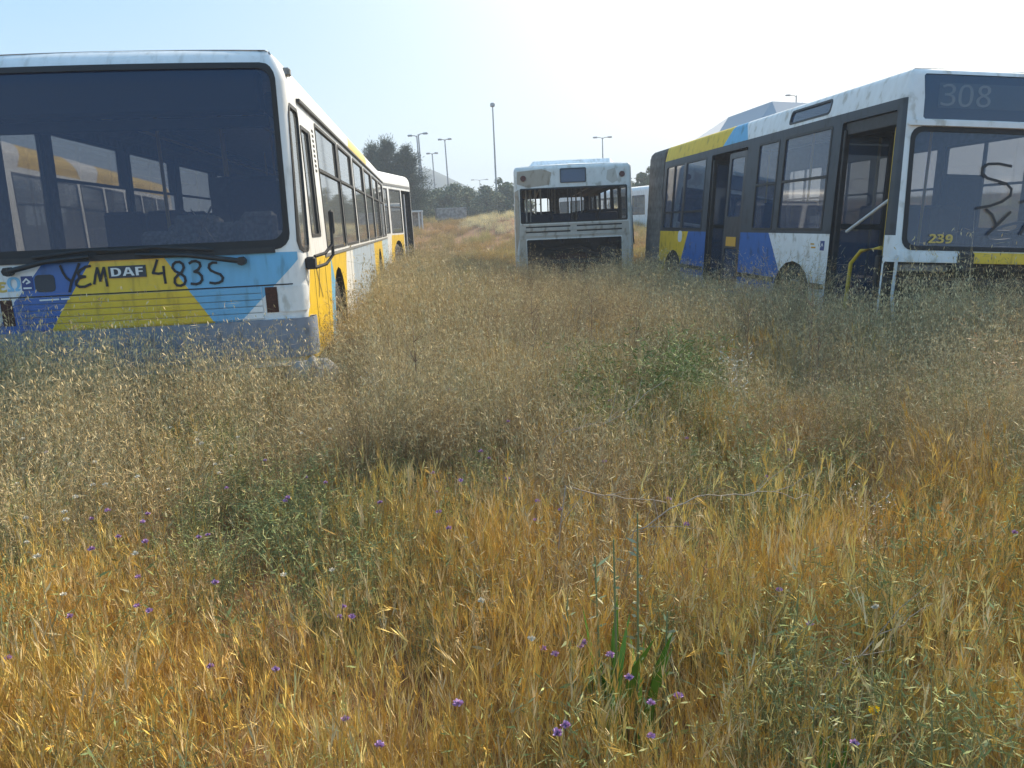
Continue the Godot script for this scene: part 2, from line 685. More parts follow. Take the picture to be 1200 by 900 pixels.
func wheel_well(parent, b, d, side, half):
	var hw = b.W / 2.0
	var st = new_st()
	var n = 10
	for k in n:
		var t0 = PI * k / n
		var t1 = PI * (k + 1) / n
		var p = []
		for t in [t0, t1]:
			for x in [hw - 0.05, hw - 0.55]:
				p.append(Vector3(side * x, 0.48 + (half + 0.02) * sin(t), -d + (half + 0.02) * cos(t)))
		quad(st, p[0], p[1], p[3], p[2])
	st.index()
	part(parent, "wheel_well", st, "dark_trim")
	part(parent, "wheel_well_panel", bx(Vector3(min(side * (hw - 0.57), side * (hw - 0.55)), 0.38, -d - half), Vector3(max(side * (hw - 0.57), side * (hw - 0.55)), 1.05, -d + half), 0.0), "dark_trim")

func steering(parent, at):
	var st = new_st()
	var ring = []
	for k in 21:
		var t = TAU * k / 20
		ring.append(at + Vector3(cos(t) * 0.24, sin(t) * 0.10, sin(t) * 0.21))
	tube(st, ring, 0.016, 0.016, 6)
	tube(st, [ring[0], ring[10]], 0.014)
	tube(st, [ring[5], at, at + Vector3(0, -0.45, 0.22)], 0.02)
	return part(parent, "steering_wheel", st, "dark_trim")

func text(parent, called, words, height, at, material, turn = 0.0, depth = 0.004, bold = true, width = 0.0, serif = false):
	var t = TextMesh.new()
	var f = SystemFont.new()
	f.font_names = PackedStringArray(["Droid Serif" if serif else "Droid Sans"])
	f.font_weight = 700 if bold else 400
	t.font = f
	t.text = words
	t.font_size = 48
	t.pixel_size = height / 34.0
	t.depth = depth
	var mi = MeshInstance3D.new()
	mi.mesh = t
	mi.name = called
	mi.material_override = M[material]
	parent.add_child(mi, true)
	mi.position = at
	mi.rotation.y = turn
	if width > 0.0:
		var w = t.get_aabb().size.x
		if w > 0.001: mi.scale = Vector3(width / w, 1, 1)
	return mi

# ------------------------------------------------------------------ the near bus on the left
func make_left_bus():
	var b = bus_shape(2.5, 13.4, 2.86, 0.14, 0.07, 0.07, 0.02, 0.40)
	b.crown = 0.02
	var bus = thing("city_bus", "white city bus with yellow and blue stripes, dark windscreen and spray painted YEM 483S", "bus", Vector3(-2.25, 0, -6.22), 0.0, "buses parked in the yard")
	var regions = [
		[poly([[-0.31, 1.32], [0.21, 1.32], [0.66, 0.6], [-0.80, 0.6]]), YELLOW],
		[poly([[0.21, 1.32], [1.22, 1.30], [1.22, 1.24], [0.745, 0.78], [0.66, 0.6]]), CYAN],
		[poly([[-0.31, 1.32], [-0.66, 1.32], [-1.12, 0.78], [-1.0, 0.6], [-0.80, 0.6]]), BLUE],
		[side_poly(b, [[0.10, 0.80], [0.42, 1.24], [1.86, 1.21], [1.55, 0.4], [0.0, 0.4]], 1.0), YELLOW],
		[side_poly(b, [[1.86, 1.21], [2.5, 0.4], [1.55, 0.4]], 1.0), CYAN],
		[side_poly(b, [[1.86, 1.21], [3.42, 1.21], [2.95, 0.4], [2.5, 0.4]], 1.0), YELLOW],
		[side_poly(b, [[4.25, 1.21], [8.35, 1.21], [8.35, 0.4], [4.1, 0.4]], 1.0), GREYBLUE],
		[side_poly(b, [[8.35, 1.21], [10.9, 1.21], [11.2, 0.4], [8.35, 0.4]], 1.0), YELLOW],
		[side_poly(b, [[10.9, 1.21], [13.4, 1.21], [13.4, 0.4], [11.2, 0.4]], 1.0), CYAN.lerp(WHITE, 0.5)],
		[side_poly(b, [[5.0, 2.56], [8.2, 2.56], [8.9, 2.86], [5.5, 2.86]], 1.0), YELLOW],
		[side_poly(b, [[0.5, 1.21], [4.0, 1.21], [4.0, 0.4], [0.2, 0.4]], -1.0), YELLOW],
	]
	var screen = rr(-1.17, 1.17, 1.325, 2.735, 0.12, 4)
	var quarter = poly([[1.225, 1.38], [1.245, 1.315], [1.30, 1.29], [sd(b, 0.36, 1.0), 1.29], [sd(b, 0.42, 1.0), 1.315], [sd(b, 0.45, 1.0), 1.38], [sd(b, 0.61, 1.0), 2.36], [sd(b, 0.60, 1.0), 2.42], [sd(b, 0.55, 1.0), 2.45], [1.35, 2.45], [1.31, 2.42], [1.285, 2.36]])
	var quarter_l = PackedVector2Array()
	for v in quarter: quarter_l.append(Vector2(-v.x, v.y))
	var holes = [screen, quarter, quarter_l]
	var panes = []
	panes.append([rr(sd(b, 0.68, 1.0), sd(b, 1.30, 1.0), 1.40, 2.34, 0.03, 2), [[rr(sd(b, 1.14, 1.0), sd(b, 1.20, 1.0), 1.42, 2.33, 0.0)]]])
	for r in [[1.66, 3.52], [3.60, 5.28], [5.46, 7.30], [7.48, 9.20], [9.38, 11.1], [11.28, 13.0]]:
		for sg in [1.0, -1.0]:
			var a = sd(b, r[0], sg)
			var z = sd(b, r[1], sg)
			var bars = [[rr(a, z, 2.02, 2.05, 0.0)], [rr(sd(b, r[1] - 0.20, sg), sd(b, r[1] - 0.02, sg), 2.05, 2.44, 0.0)]]
			panes.append([rr(a, z, 1.26, 2.47, 0.03, 2), bars])
	for sg in [-1.0]:
		panes.append([rr(sd(b, 0.7, sg), sd(b, 1.5, sg), 0.6, 2.45, 0.03, 2), []])
	for p in panes: holes.append(p[0])
	var arches = [[2.45, 1.0], [9.95, 1.0], [2.45, -1.0], [9.95, -1.0]]
	for a in arches: holes.append(arch(sd(b, a[0], a[1]), 0.36, 1.06, 0.54))
	var body = shell(b, bus, "bus_paint", WHITE, holes, regions)
	bus_roof(b, bus, "bus_paint", WHITE)
	for p in panes: window(b, bus, p[0], "side_glass", 0.03, -0.012, p[1])
	window(b, bus, quarter, "side_glass", 0.03)
	window(b, bus, quarter_l, "side_glass", 0.03)
	var ws = plate(bus, "windscreen", b, screen, [], -0.01, 0.0, "windscreen_glass")
	var inner = rr(-1.125, 1.125, 1.40, 2.69, 0.10, 4)
	plate(ws, "windscreen_seal", b, screen, [inner], 0.006, 0.03, "rubber")
	# destination blind behind the glass, cab furniture
	part(bus, "destination_box", bx(Vector3(-1.02, 2.38, -0.42), Vector3(1.02, 2.70, -0.20), 0.02), "sign_dark")
	part(bus, "sun_visor", bx(Vector3(-1.05, 2.28, -0.40), Vector3(1.05, 2.37, -0.36), 0.01), "dark_trim")
	part(bus, "dashboard", bx(Vector3(-1.08, 0.80, -0.62), Vector3(1.08, 1.31, -0.22), 0.06), "dark_trim")
	var cs = new_st()
	for k in 16:
		var q = Vector3(rng.randf_range(0.1, 1.0), 1.30, rng.randf_range(-0.50, -0.30))
		var prev = q + Vector3(-0.16, -0.02, 0.02)
		box(cs, prev, q + Vector3(0.12, rng.randf_range(0.10, 0.34), 0.10), 0.08)
	part(bus, "paper_heap", cs, "paper_white")
	part(bus, "tape_strip", tube(new_st(), [Vector3(0.38, 1.34, -0.20), Vector3(0.56, 1.68, -0.24)], 0.008, 0.008, 5), "paper_white")
	part(bus, "tape_strip", tube(new_st(), [Vector3(0.40, 1.66, -0.25), Vector3(0.58, 1.38, -0.2)], 0.006, 0.006, 5), "paper_white")
	steering(bus, Vector3(0.62, 1.36, -0.72))
	var ds = seat(bus, 0.62, 0.80, -1.35)
	ds.name = "driver_seat"
	ds.scale = Vector3(1.2, 1.15, 1.1)
	part(bus, "cab_partition", bx(Vector3(0.18, 0.72, -1.72), Vector3(1.18, 2.0, -1.69), 0.01), "lining")
	bus_inside(b, bus, 9)
	# front trim
	plate(bus, "panel_seam", b, rr(-1.16, 1.16, 1.046, 1.056, 0.0), [], 0.003, 0.01, "rubber")
	var slat_regions = [regions[0], regions[1], regions[2]]
	for k in 5:
		var y0 = 0.795 + k * 0.051
		plate(bus, "front_slat", b, rr(-0.92, 0.92, y0, y0 + 0.043, 0.0), [], 0.022, 0.02, "bus_paint", WHITE, slat_regions)
	for sg in [-1.0, 1.0]:
		var lamp = plate(bus, "headlight_recess", b, rr(sg * 0.945, sg * 1.035, 0.835, 1.035, 0.0), [], 0.004, 0.03, "rust")
		plate(bus, "lamp_cover", b, rr(sg * 1.045, sg * 1.30, 0.835, 1.035, 0.03, 2), [], 0.014, 0.02, "chalky_paint", WHITE)
		# wipers
		var w = Node3D.new()
		w.name = "wiper"
		bus.add_child(w, true)
		var px = -0.92 if sg < 0 else 0.80
		var pv = bp(b, px, 1.25, 0.05)
		var tip = bp(b, px - 0.62 * sg - (0.14 if sg > 0 else 0.0), 1.335, 0.07)
		part(w, "wiper_arm", tube(new_st(), [pv, pv.lerp(tip, 0.5) + Vector3(0, 0.02, 0.02), tip], 0.022, 0.012), "dark_trim")
		var bl0 = bp(b, px - sg * 0.20, 1.345, 0.045)
		var bl1 = bp(b, px - sg * 1.05, 1.36, 0.045)
		part(w, "wiper_blade", tube(new_st(), [bl0, bl0.lerp(bl1, 0.5) + Vector3(0, 0.03, 0.03), bl1], 0.014), "rubber")
		part(w, "wiper_pivot", tube(new_st(), [bp(b, px, 1.25, 0.0), bp(b, px, 1.25, 0.07)], 0.035), "dark_trim")
	plate(bus, "scuttle", b, rr(-1.05, 1.05, 1.30, 1.345, 0.0), [], 0.016, 0.02, "dark_trim")
	plate(bus, "bumper", b, rr(-1.40, 1.40, 0.47, 0.78, 0.03, 2), [], 0.045, 0.06, "bumper_plastic")
	part(bus, "tow_hook", bx(Vector3(-0.32, 0.40, 0.0), Vector3(-0.26, 0.62, 0.09), 0.01), "rust")
	# lettering, badge, graffiti
	var badge = plate(bus, "maker_badge", b, rr(-0.195, 0.08, 1.165, 1.255, 0.0), [], 0.010, 0.012, "sign_dark")
	text(badge, "badge_letters", "DAF", 0.062, Vector3(-0.058, 1.187 + 0.022, 0.012 - 0.007), "white_letter", 0.0, 0.006, true, 0.235)
	letters(bus, b, [
		[[[-0.545, 1.275], [-0.53, 1.225], [-0.51, 1.185], [-0.475, 1.155]], [[-0.405, 1.285], [-0.43, 1.235], [-0.455, 1.19], [-0.48, 1.14], [-0.50, 1.08]]],
		[[[-0.325, 1.265], [-0.36, 1.26], [-0.40, 1.238], [-0.42, 1.215], [-0.415, 1.195], [-0.37, 1.187], [-0.415, 1.178], [-0.44, 1.155], [-0.445, 1.13], [-0.42, 1.112], [-0.38, 1.112], [-0.335, 1.13]]],
		[[[-0.31, 1.13], [-0.295, 1.19], [-0.275, 1.248], [-0.268, 1.2], [-0.262, 1.15], [-0.245, 1.2], [-0.225, 1.248], [-0.22, 1.18], [-0.215, 1.11]]],
		[[[0.17, 1.285], [0.15, 1.235], [0.13, 1.19], [0.17, 1.183], [0.215, 1.188]], [[0.212, 1.235], [0.211, 1.17], [0.215, 1.11]]],
		[[[0.335, 1.265], [0.305, 1.264], [0.285, 1.248], [0.278, 1.222], [0.295, 1.195], [0.335, 1.175], [0.36, 1.15], [0.365, 1.12], [0.352, 1.094], [0.325, 1.083], [0.298, 1.088], [0.284, 1.11], [0.288, 1.14], [0.31, 1.163], [0.345, 1.188], [0.362, 1.22], [0.357, 1.248], [0.335, 1.265]]],
		[[[0.405, 1.25], [0.425, 1.263], [0.455, 1.265], [0.48, 1.25], [0.484, 1.225], [0.465, 1.2], [0.435, 1.185], [0.466, 1.176], [0.487, 1.15], [0.488, 1.12], [0.47, 1.098], [0.44, 1.089], [0.405, 1.095]]],
		[[[0.605, 1.245], [0.575, 1.247], [0.552, 1.235], [0.545, 1.21], [0.558, 1.188], [0.59, 1.17], [0.625, 1.155], [0.642, 1.13], [0.636, 1.105], [0.61, 1.092], [0.58, 1.088], [0.545, 1.095]]],
	], 0.019, 0.006, "black_ink")
	plate(bus, "dark_flap", b, rr(-0.75, -0.60, 1.085, 1.215, 0.03, 2), [], 0.004, 0.01, "sign_dark")
	var st1 = plate(bus, "blue_sticker", b, rr(-0.85, -0.765, 1.10, 1.21, 0.0), [], 0.004, 0.006, "sticker_blue")
	strokes(st1, "sticker_mark", b, [[[-0.835, 1.165], [-0.81, 1.19], [-0.785, 1.165], [-0.81, 1.155]], [[-0.835, 1.12], [-0.78, 1.12]]], 0.012, 0.006, "white_letter")
	text(bus, "gold_letter", "ε", 0.105, bp(b, -1.0, 1.145, 0.004), "gold_letter")
	text(bus, "blue_letter", "Ω", 0.105, bp(b, -0.905, 1.15, 0.004), "blue_letter")
	strokes(bus, "pale_print", b, [[[-0.72, 1.025], [-0.58, 1.027]], [[-0.56, 1.027], [-0.50, 1.028]]], 0.012, 0.026, "white_letter")
	# side trim
	plate(bus, "drip_rail", b, rr(sd(b, 0.62, 1.0), sd(b, 13.2, 1.0), 2.515, 2.54, 0.0), [], 0.03, 0.03, "dark_trim")
	plate(bus, "waist_rail", b, rr(sd(b, 1.45, 1.0), sd(b, 13.2, 1.0), 1.205, 1.235, 0.0), [], 0.012, 0.014, "grey_metal")
	for d in [0.62, 1.38, 3.9, 7.39]:
		plate(bus, "panel_joint", b, rr(sd(b, d, 1.0), sd(b, d + 0.008, 1.0), 0.42, 1.19, 0.0), [], 0.002, 0.01, "rubber")
	for k in 9:
		plate(bus, "vent_slot", b, rr(sd(b, 1.44, 1.0), sd(b, 1.53, 1.0), 2.0 + k * 0.045, 2.022 + k * 0.045, 0.0), [], 0.004, 0.006, "rubber")
	for k in 16:
		plate(bus, "hazard_stripe", b, rr(b.s3 + 0.02, b.s3 + 0.14, 0.55 + k * 0.055, 0.578 + k * 0.055, 0.0), [], 0.004, 0.006, "rubber" if k % 2 else "white_letter")
	strokes(bus, "spray_cross", b, [[[sd(b, 0.72, 1.0), 1.15], [sd(b, 1.02, 1.0), 0.86]], [[sd(b, 1.0, 1.0), 1.18], [sd(b, 0.78, 1.0), 0.88]]], 0.02, 0.004, "black_ink")
	part(bus, "marker_lamp", bx(Vector3(1.17, 2.66, -0.42), Vector3(1.25, 2.72, -0.34), 0.01), "grey_metal")
	var mr = Node3D.new()
	mr.name = "mirror_bracket"
	bus.add_child(mr, true)
	var m0 = bp(b, sd(b, 0.18, 1.0), 1.20, 0.02)
	part(mr, "mount", box(new_st(), m0 - Vector3(0.02, 0.05, 0.06), m0 + Vector3(0.06, 0.05, 0.06), 0.015), "rubber")
	for dy in [0.05, -0.04]:
		part(mr, "arm", tube(new_st(), [m0 + Vector3(0.05, dy, -0.02), m0 + Vector3(0.12, dy + 0.02, -0.16), m0 + Vector3(0.17, dy + 0.09, -0.26), m0 + Vector3(0.175, 0.40, -0.30)], 0.014), "rubber")
	part(mr, "mirror_back", bx(m0 + Vector3(0.155, 0.22, -0.35), m0 + Vector3(0.195, 0.42, -0.27), 0.015), "rubber")
	for a in arches:
		wheel(bus, a[1] * 1.07, 0.46, -a[0], a[1])
		wheel_well(bus, b, a[0], a[1], 0.56)

# ------------------------------------------------------------------ the articulated bus on the right
func make_right_bus():
	var b = bus_shape(2.5, 7.95, 2.88, 0.10, 0.05, 0.05, 0.015, 0.38, 0.07)
	b.cove = 0.18
	b.bands.insert(3, 2.6)
	b.crown = 0.03
	var bus = thing("articulated_bus", "articulated white, yellow and blue bus with open front door and missing front panel, number 239", "bus", Vector3(4.57 + 1.25 - 0.10, -0.2, -7.2), 0.0, "buses parked in the yard")
	bus.rotation = Vector3(0, 0, -0.066)
	var A = -1.0
	var regions = [
		[side_poly(b, [[0.02, 1.29], [0.02, 2.60], [7.95, 2.60], [7.95, 1.29]], A), BAND],
		[side_poly(b, [[7.95, 1.29], [6.2, 1.29], [6.75, 0.38], [7.95, 0.38]], A), YELLOW],
		[side_poly(b, [[6.2, 1.29], [3.5, 1.29], [3.5, 0.38], [6.75, 0.38]], A), BLUE],
		[side_poly(b, [[3.5, 1.29], [2.92, 1.29], [2.35, 0.60], [2.35, 0.38], [3.5, 0.38]], A), BLUE],
		[side_poly(b, [[7.95, 2.60], [4.88, 2.60], [4.55, 2.88], [7.95, 2.88]], A), YELLOW],
		[side_poly(b, [[4.88, 2.60], [3.92, 2.60], [4.12, 2.88], [4.55, 2.88]], A), CYAN],
		[rr(-0.55, 1.25, 1.03, 1.14, 0.0), YELLOW],
	]
	var panes = []
	var H2 = [1.325, 2.50]
	var mk = func(d0, d1, y0, y1): return rr(sd(b, d0, A), sd(b, d1, A), y0, y1, 0.03, 2)
	panes.append([mk.call(5.55, 7.72, 1.325, 2.50), [[rr(sd(b, 6.55, A), sd(b, 6.66, A), 1.34, 2.49, 0.0), "band_paint"], [rr(sd(b, 7.2, A), sd(b, 7.24, A), 1.34, 2.49, 0.0)], [rr(sd(b, 5.58, A), sd(b, 7.7, A), 1.62, 1.65, 0.0)]]])
	panes.append([mk.call(2.84, 3.50, 1.325, 2.50), [[rr(sd(b, 2.86, A), sd(b, 3.48, A), 1.925, 1.955, 0.0)]]])
	panes.append([mk.call(1.50, 2.70, 1.325, 2.50), [[rr(sd(b, 1.52, A), sd(b, 2.68, A), 1.925, 1.955, 0.0)]]])
	for r in [[0.35, 1.3], [1.5, 3.0], [3.15, 4.65], [4.8, 6.2], [6.35, 7.7]]:
		panes.append([rr(sd(b, r[0], 1.0), sd(b, r[1], 1.0), 1.325, 2.50, 0.03, 2), [[rr(sd(b, r[0], 1.0), sd(b, r[1], 1.0), 1.93, 1.96, 0.0)], [rr(sd(b, (r[0] + r[1]) / 2 - 0.02, 1.0), sd(b, (r[0] + r[1]) / 2 + 0.02, 1.0), 1.35, 2.48, 0.0)]]])
	var roof_pane = rr(sd(b, 1.63, A), sd(b, 2.66, A), 2.64, 2.815, 0.05, 3)
	var front_door = rr(sd(b, 0.17, A), sd(b, 1.30, A), 0.42, 2.50, 0.02, 1)
	var mid_door = rr(sd(b, 3.88, A), sd(b, 5.32, A), 0.42, 2.50, 0.02, 1)
	var screen = rr(-1.17, 1.17, 1.15, 2.33, 0.11, 4)
	var sign = rr(-1.06, 1.06, 2.40, 2.825, 0.02, 1)
	var gap = rr(-1.345, 1.345, 0.39, 1.03, 0.02, 1)
	var holes = [screen, sign, gap, front_door, mid_door, roof_pane]
	for p in panes: holes.append(p[0])
	var arches = [[2.15, A], [6.98, A], [2.15, 1.0], [6.98, 1.0]]
	for a in arches: holes.append(arch(sd(b, a[0], a[1]), 0.36, 0.95, 0.50))
	shell(b, bus, "chalky_paint", WHITE, holes, regions)
	bus_roof(b, bus, "chalky_paint", WHITE)
	for p in panes: window(b, bus, p[0], "dusty_glass", 0.03, -0.012, p[1])
	window(b, bus, roof_pane, "dusty_glass", 0.025)
	# raised lower lip, rub rail, window posts
	for r in [[1.34, 1.64], [2.66, 3.86], [5.36, 6.46], [7.5, 7.9]]:
		plate(bus, "rub_rail", b, rr(sd(b, r[0], A), sd(b, r[1], A), 0.655, 0.715, 0.0), [], 0.018, 0.018, "dark_trim")
	for r in [[2.68, 3.86], [5.36, 6.46]]:
		plate(bus, "skirt_panel", b, rr(sd(b, r[0], A), sd(b, r[1], A), 0.38, 0.56, 0.0), [], 0.008, 0.01, "chalky_paint", Color(0.36, 0.38, 0.42))
	var ws = plate(bus, "windscreen", b, screen, [], -0.01, 0.0, "dusty_glass")
	plate(ws, "windscreen_seal", b, screen, [rr(-1.125, 1.125, 1.195, 2.285, 0.09, 4)], 0.008, 0.03, "rubber")
	plate(bus, "brow", b, rr(-1.21, 1.21, 2.335, 2.385, 0.02, 1), [], 0.035, 0.035, "chalky_paint", WHITE)
	var sg = plate(bus, "route_sign", b, sign, [], -0.01, 0.0, "dusty_glass")
	part(sg, "sign_board", bx(Vector3(-1.04, 2.41, -0.42), Vector3(1.04, 2.82, -0.20), 0.0), "sign_dark")
	part(sg, "sign_blind", bx(Vector3(-0.88, 2.52, -0.195), Vector3(1.0, 2.75, -0.185), 0.0), "sign_cloth")
	mat("faded_letter", Color(0.62, 0.60, 0.50), 0.8)
	text(sg, "route_number", "308", 0.20, Vector3(-0.60, 2.635, -0.18), "faded_letter", 0.0, 0.004, false, 0.52)
	plate(bus, "lower_lip", b, rr(-1.20, -0.56, 1.035, 1.14, 0.0), [], 0.02, 0.02, "chalky_paint", WHITE)
	plate(bus, "lower_lip", b, rr(-0.50, 1.20, 1.035, 1.14, 0.0), [], 0.02, 0.02, "bus_paint", YELLOW)
	part(bus, "torn_bracket", bx(Vector3(-0.60, 0.93, -0.10), Vector3(-0.42, 1.15, 0.04), 0.03), "dark_trim")
	for y in [0.50, 0.78]:
		part(bus, "front_beam", bx(Vector3(-1.16, y, -0.30), Vector3(1.16, y + 0.09, -0.22), 0.01), "dark_trim")
	part(bus, "front_bulkhead", bx(Vector3(-1.16, 0.40, -0.50), Vector3(1.16, 1.08, -0.44), 0.01), "dark_trim")
	part(bus, "torn_flap", bx(Vector3(-1.14, 0.94, -0.15), Vector3(-0.60, 1.01, -0.10), 0.01), "grey_metal")
	part(bus, "corner_post", tube(new_st(), [Vector3(-1.205, 1.1, -0.04), Vector3(-1.21, 0.7, -0.04), Vector3(-1.17, 0.36, 0.0)], 0.016), "white_rail")
	text(ws, "fleet_number", "239", 0.085, bp(b, -0.78, 1.265, 0.002), "gold_letter", 0.0, 0.004, true, 0.25)
	letters(ws, b, [
		[[[-0.12, 1.98], [-0.25, 2.0], [-0.36, 1.995], [-0.42, 1.955], [-0.42, 1.905], [-0.36, 1.86], [-0.25, 1.835], [-0.15, 1.81], [-0.095, 1.76], [-0.10, 1.70], [-0.18, 1.64], [-0.30, 1.595], [-0.44, 1.57]]],
		[[[0.32, 2.02], [0.2, 2.01], [0.09, 1.98], [0.05, 1.93], [0.07, 1.87], [0.17, 1.84], [0.26, 1.81], [0.29, 1.76], [0.23, 1.70], [0.02, 1.64]]],
		[[[-0.34, 1.56], [-0.27, 1.51], [-0.22, 1.42]], [[-0.08, 1.54], [-0.14, 1.48], [-0.20, 1.42], [-0.30, 1.32]]],
		[[[0.05, 1.33], [0.11, 1.44], [0.16, 1.54], [0.20, 1.44], [0.24, 1.33]], [[0.08, 1.41], [0.22, 1.41]]],
	], 0.026, 0.004, "black_ink")
	# doors: the front one folded inwards, half of the middle one shut
	var leaf = Node3D.new()
	leaf.name = "door_leaf"
	bus.add_child(leaf, true)
	plate(leaf, "leaf_frame", b, rr(sd(b, 3.92, A), sd(b, 4.58, A), 0.44, 2.46, 0.02, 1), [rr(sd(b, 4.0, A), sd(b, 4.5, A), 1.52, 2.38, 0.03, 2), rr(sd(b, 4.0, A), sd(b, 4.5, A), 0.6, 1.05, 0.03, 2)], -0.015, 0.035, "band_paint")
	plate(leaf, "leaf_pane", b, rr(sd(b, 4.0, A), sd(b, 4.5, A), 1.52, 2.38, 0.03, 2), [], -0.03, 0.0, "dusty_glass")
	plate(leaf, "leaf_pane", b, rr(sd(b, 4.0, A), sd(b, 4.5, A), 0.6, 1.05, 0.03, 2), [], -0.03, 0.0, "dusty_glass")
	plate(leaf, "orange_plate", b, rr(sd(b, 4.06, A), sd(b, 4.44, A), 1.08, 1.22, 0.0), [], -0.008, 0.006, "orange_panel")
	for k in 2:
		var fl = Node3D.new()
		fl.name = "folded_leaf"
		bus.add_child(fl, true)
		var z = -5.26 if k == 0 else -1.26
		var frame = bx(Vector3(-1.22, 0.5, z - 0.02), Vector3(-1.16, 2.42, z + 0.02), 0.005)
		box(frame, Vector3(-0.68, 0.5, z - 0.02), Vector3(-0.62, 2.42, z + 0.02), 0.005)
		for y in [0.5, 1.35, 2.36]:
			box(frame, Vector3(-1.16, y, z - 0.02), Vector3(-0.68, y + 0.06, z + 0.02), 0.005)
		part(fl, "leaf_frame", frame, "dark_trim")
		part(fl, "leaf_pane", bx(Vector3(-1.16, 0.56, z - 0.003), Vector3(-0.68, 2.36, z + 0.003), 0.0), "dusty_glass")
	part(bus, "door_header", bx(Vector3(-1.20, 2.36, -1.28), Vector3(-1.0, 2.50, -0.2), 0.01), "dark_trim")
	part(bus, "door_step", bx(Vector3(-1.19, 0.36, -1.28), Vector3(-0.5, 0.44, -0.2), 0.01), "dark_trim")
	part(bus, "door_step", bx(Vector3(-0.95, 0.44, -1.28), Vector3(-0.5, 0.62, -0.2), 0.01), "dark_trim")
	part(bus, "step_wall", bx(Vector3(-0.50, 0.44, -1.30), Vector3(-0.46, 1.15, -0.9), 0.01), "dark_trim")
	part(bus, "grab_rail", tube(new_st(), [Vector3(-1.10, 1.16, -0.50), Vector3(-1.17, 1.12, -0.75), Vector3(-1.21, 0.98, -0.86), Vector3(-1.21, 0.30, -0.90)], 0.022), "yellow_rail")
	part(bus, "grab_rail", tube(new_st(), [Vector3(-1.08, 0.44, -0.46), Vector3(-1.10, 2.45, -0.46)], 0.020), "yellow_rail")
	part(bus, "hand_bar", tube(new_st(), [Vector3(-1.12, 1.32, -1.18), Vector3(-0.98, 1.72, -0.5)], 0.018), "white_rail")
	# badges on the white panel
	var stk = plate(bus, "blue_sticker", b, rr(sd(b, 1.40, A), sd(b, 1.49, A), 1.10, 1.21, 0.0), [], 0.004, 0.005, "sticker_blue")
	strokes(stk, "sticker_mark", b, [[[sd(b, 1.47, A), 1.14], [sd(b, 1.445, A), 1.18], [sd(b, 1.42, A), 1.15]]], 0.012, 0.006, "white_letter")
	strokes(bus, "faded_print", b, [[[sd(b, 1.72, A), 1.17], [sd(b, 1.64, A), 1.17]], [[sd(b, 1.70, A), 1.13], [sd(b, 1.60, A), 1.13]]], 0.018, 0.004, "orange_panel")
	plate(bus, "round_sticker", b, rr(sd(b, 6.52, A), sd(b, 6.74, A), 1.10, 1.30, 0.08, 4), [], 0.004, 0.005, "white_letter")
	part(bus, "dashboard", bx(Vector3(-0.45, 0.9, -0.62), Vector3(1.12, 1.20, -0.25), 0.05), "dark_trim")
	steering(bus, Vector3(0.55, 1.36, -0.75))
	var ds = seat(bus, 0.55, 0.85, -1.4)
	ds.name = "driver_seat"
	ds.scale = Vector3(1.2, 1.15, 1.1)
	part(bus, "ticket_machine", bx(Vector3(-0.35, 1.2, -0.9), Vector3(-0.1, 1.62, -0.7), 0.03), "dark_trim")
	part(bus, "floor", bx(Vector3(-0.45, 0.62, -7.9), Vector3(1.19, 0.70, -0.45), 0.0), "floor_vinyl")
	part(bus, "floor", bx(Vector3(-1.19, 0.55, -3.85), Vector3(-0.46, 0.61, -1.3), 0.0), "floor_vinyl")
	part(bus, "floor", bx(Vector3(-1.19, 0.55, -7.9), Vector3(-0.46, 0.61, -5.35), 0.0), "floor_vinyl")
	for z in [-2.4, -3.2, -6.0, -6.8]:
		for x in [-0.95, 0.52, 0.95]: seat(bus, x, 0.68, z)
	for p in [[-0.35, -2.0], [0.3, -2.0], [-0.35, -3.7], [0.3, -4.4], [-0.35, -5.5], [0.3, -6.6]]:
		part(bus, "grab_pole", tube(new_st(), [Vector3(p[0], 0.65, p[1]), Vector3(p[0], 2.75, p[1])], 0.018), "yellow_rail")
	# roof unit
	var pod = new_st()
	var prof = [[-4.0, 0.0], [-4.3, 0.30], [-6.0, 0.30], [-7.7, 0.0]]
	for i in 3:
		var z0 = prof[i][0]
		var z1 = prof[i + 1][0]
		var y0 = 2.90 + prof[i][1]
		var y1 = 2.90 + prof[i + 1][1]
		quad(pod, Vector3(-0.75, y0, z0), Vector3(0.75, y0, z0), Vector3(0.75, y1, z1), Vector3(-0.75, y1, z1))
		for sx in [-1.0, 1.0]:
			var e = [Vector3(sx * 0.75, y0, z0), Vector3(sx * 0.75, y1, z1), Vector3(sx * 0.95, 2.86, z1), Vector3(sx * 0.95, 2.86, z0)]
			if sx > 0: e.reverse()
			quad(pod, e[0], e[1], e[2], e[3])
	mat("roof_plastic", Color(0.36, 0.38, 0.42), 0.6)
	part(bus, "roof_unit", pod, "roof_plastic")
	# bellows
	var rings = []
	for k in 17:
		var ring = []
		var g = 0.055 if k % 2 else 0.0
		for v in rr(-1.22 + g, 1.22 - g, 0.45 + g, 2.90 - g, 0.18, 3): ring.append(Vector3(v.x, v.y, -7.96 - k * 0.062))
		rings.append(ring)
	var bs = new_st()
	for k in 16:
		for i in rings[k].size():
			var j = (i + 1) % rings[k].size()
			quad(bs, rings[k][j], rings[k][i], rings[k + 1][i], rings[k + 1][j])
	part(bus, "bellows", bs, "bellows_fabric")
	for a in arches:
		wheel(bus, a[1] * 1.07, 0.44, -a[0], a[1])
		wheel_well(bus, b, a[0], a[1], 0.52)
	# trailer half, turned away at the joint
	var t = bus_shape(2.5, 8.2, 2.86, 0.12, 0.02, 0.0, 0.015, 0.38)
	t.crown = 0.09
	var tr = Node3D.new()
	tr.name = "rear_section"
	bus.add_child(tr, true)
	tr.position = Vector3(0.10, 0, -9.05)
	tr.rotation.y = -0.33
	var tp = []
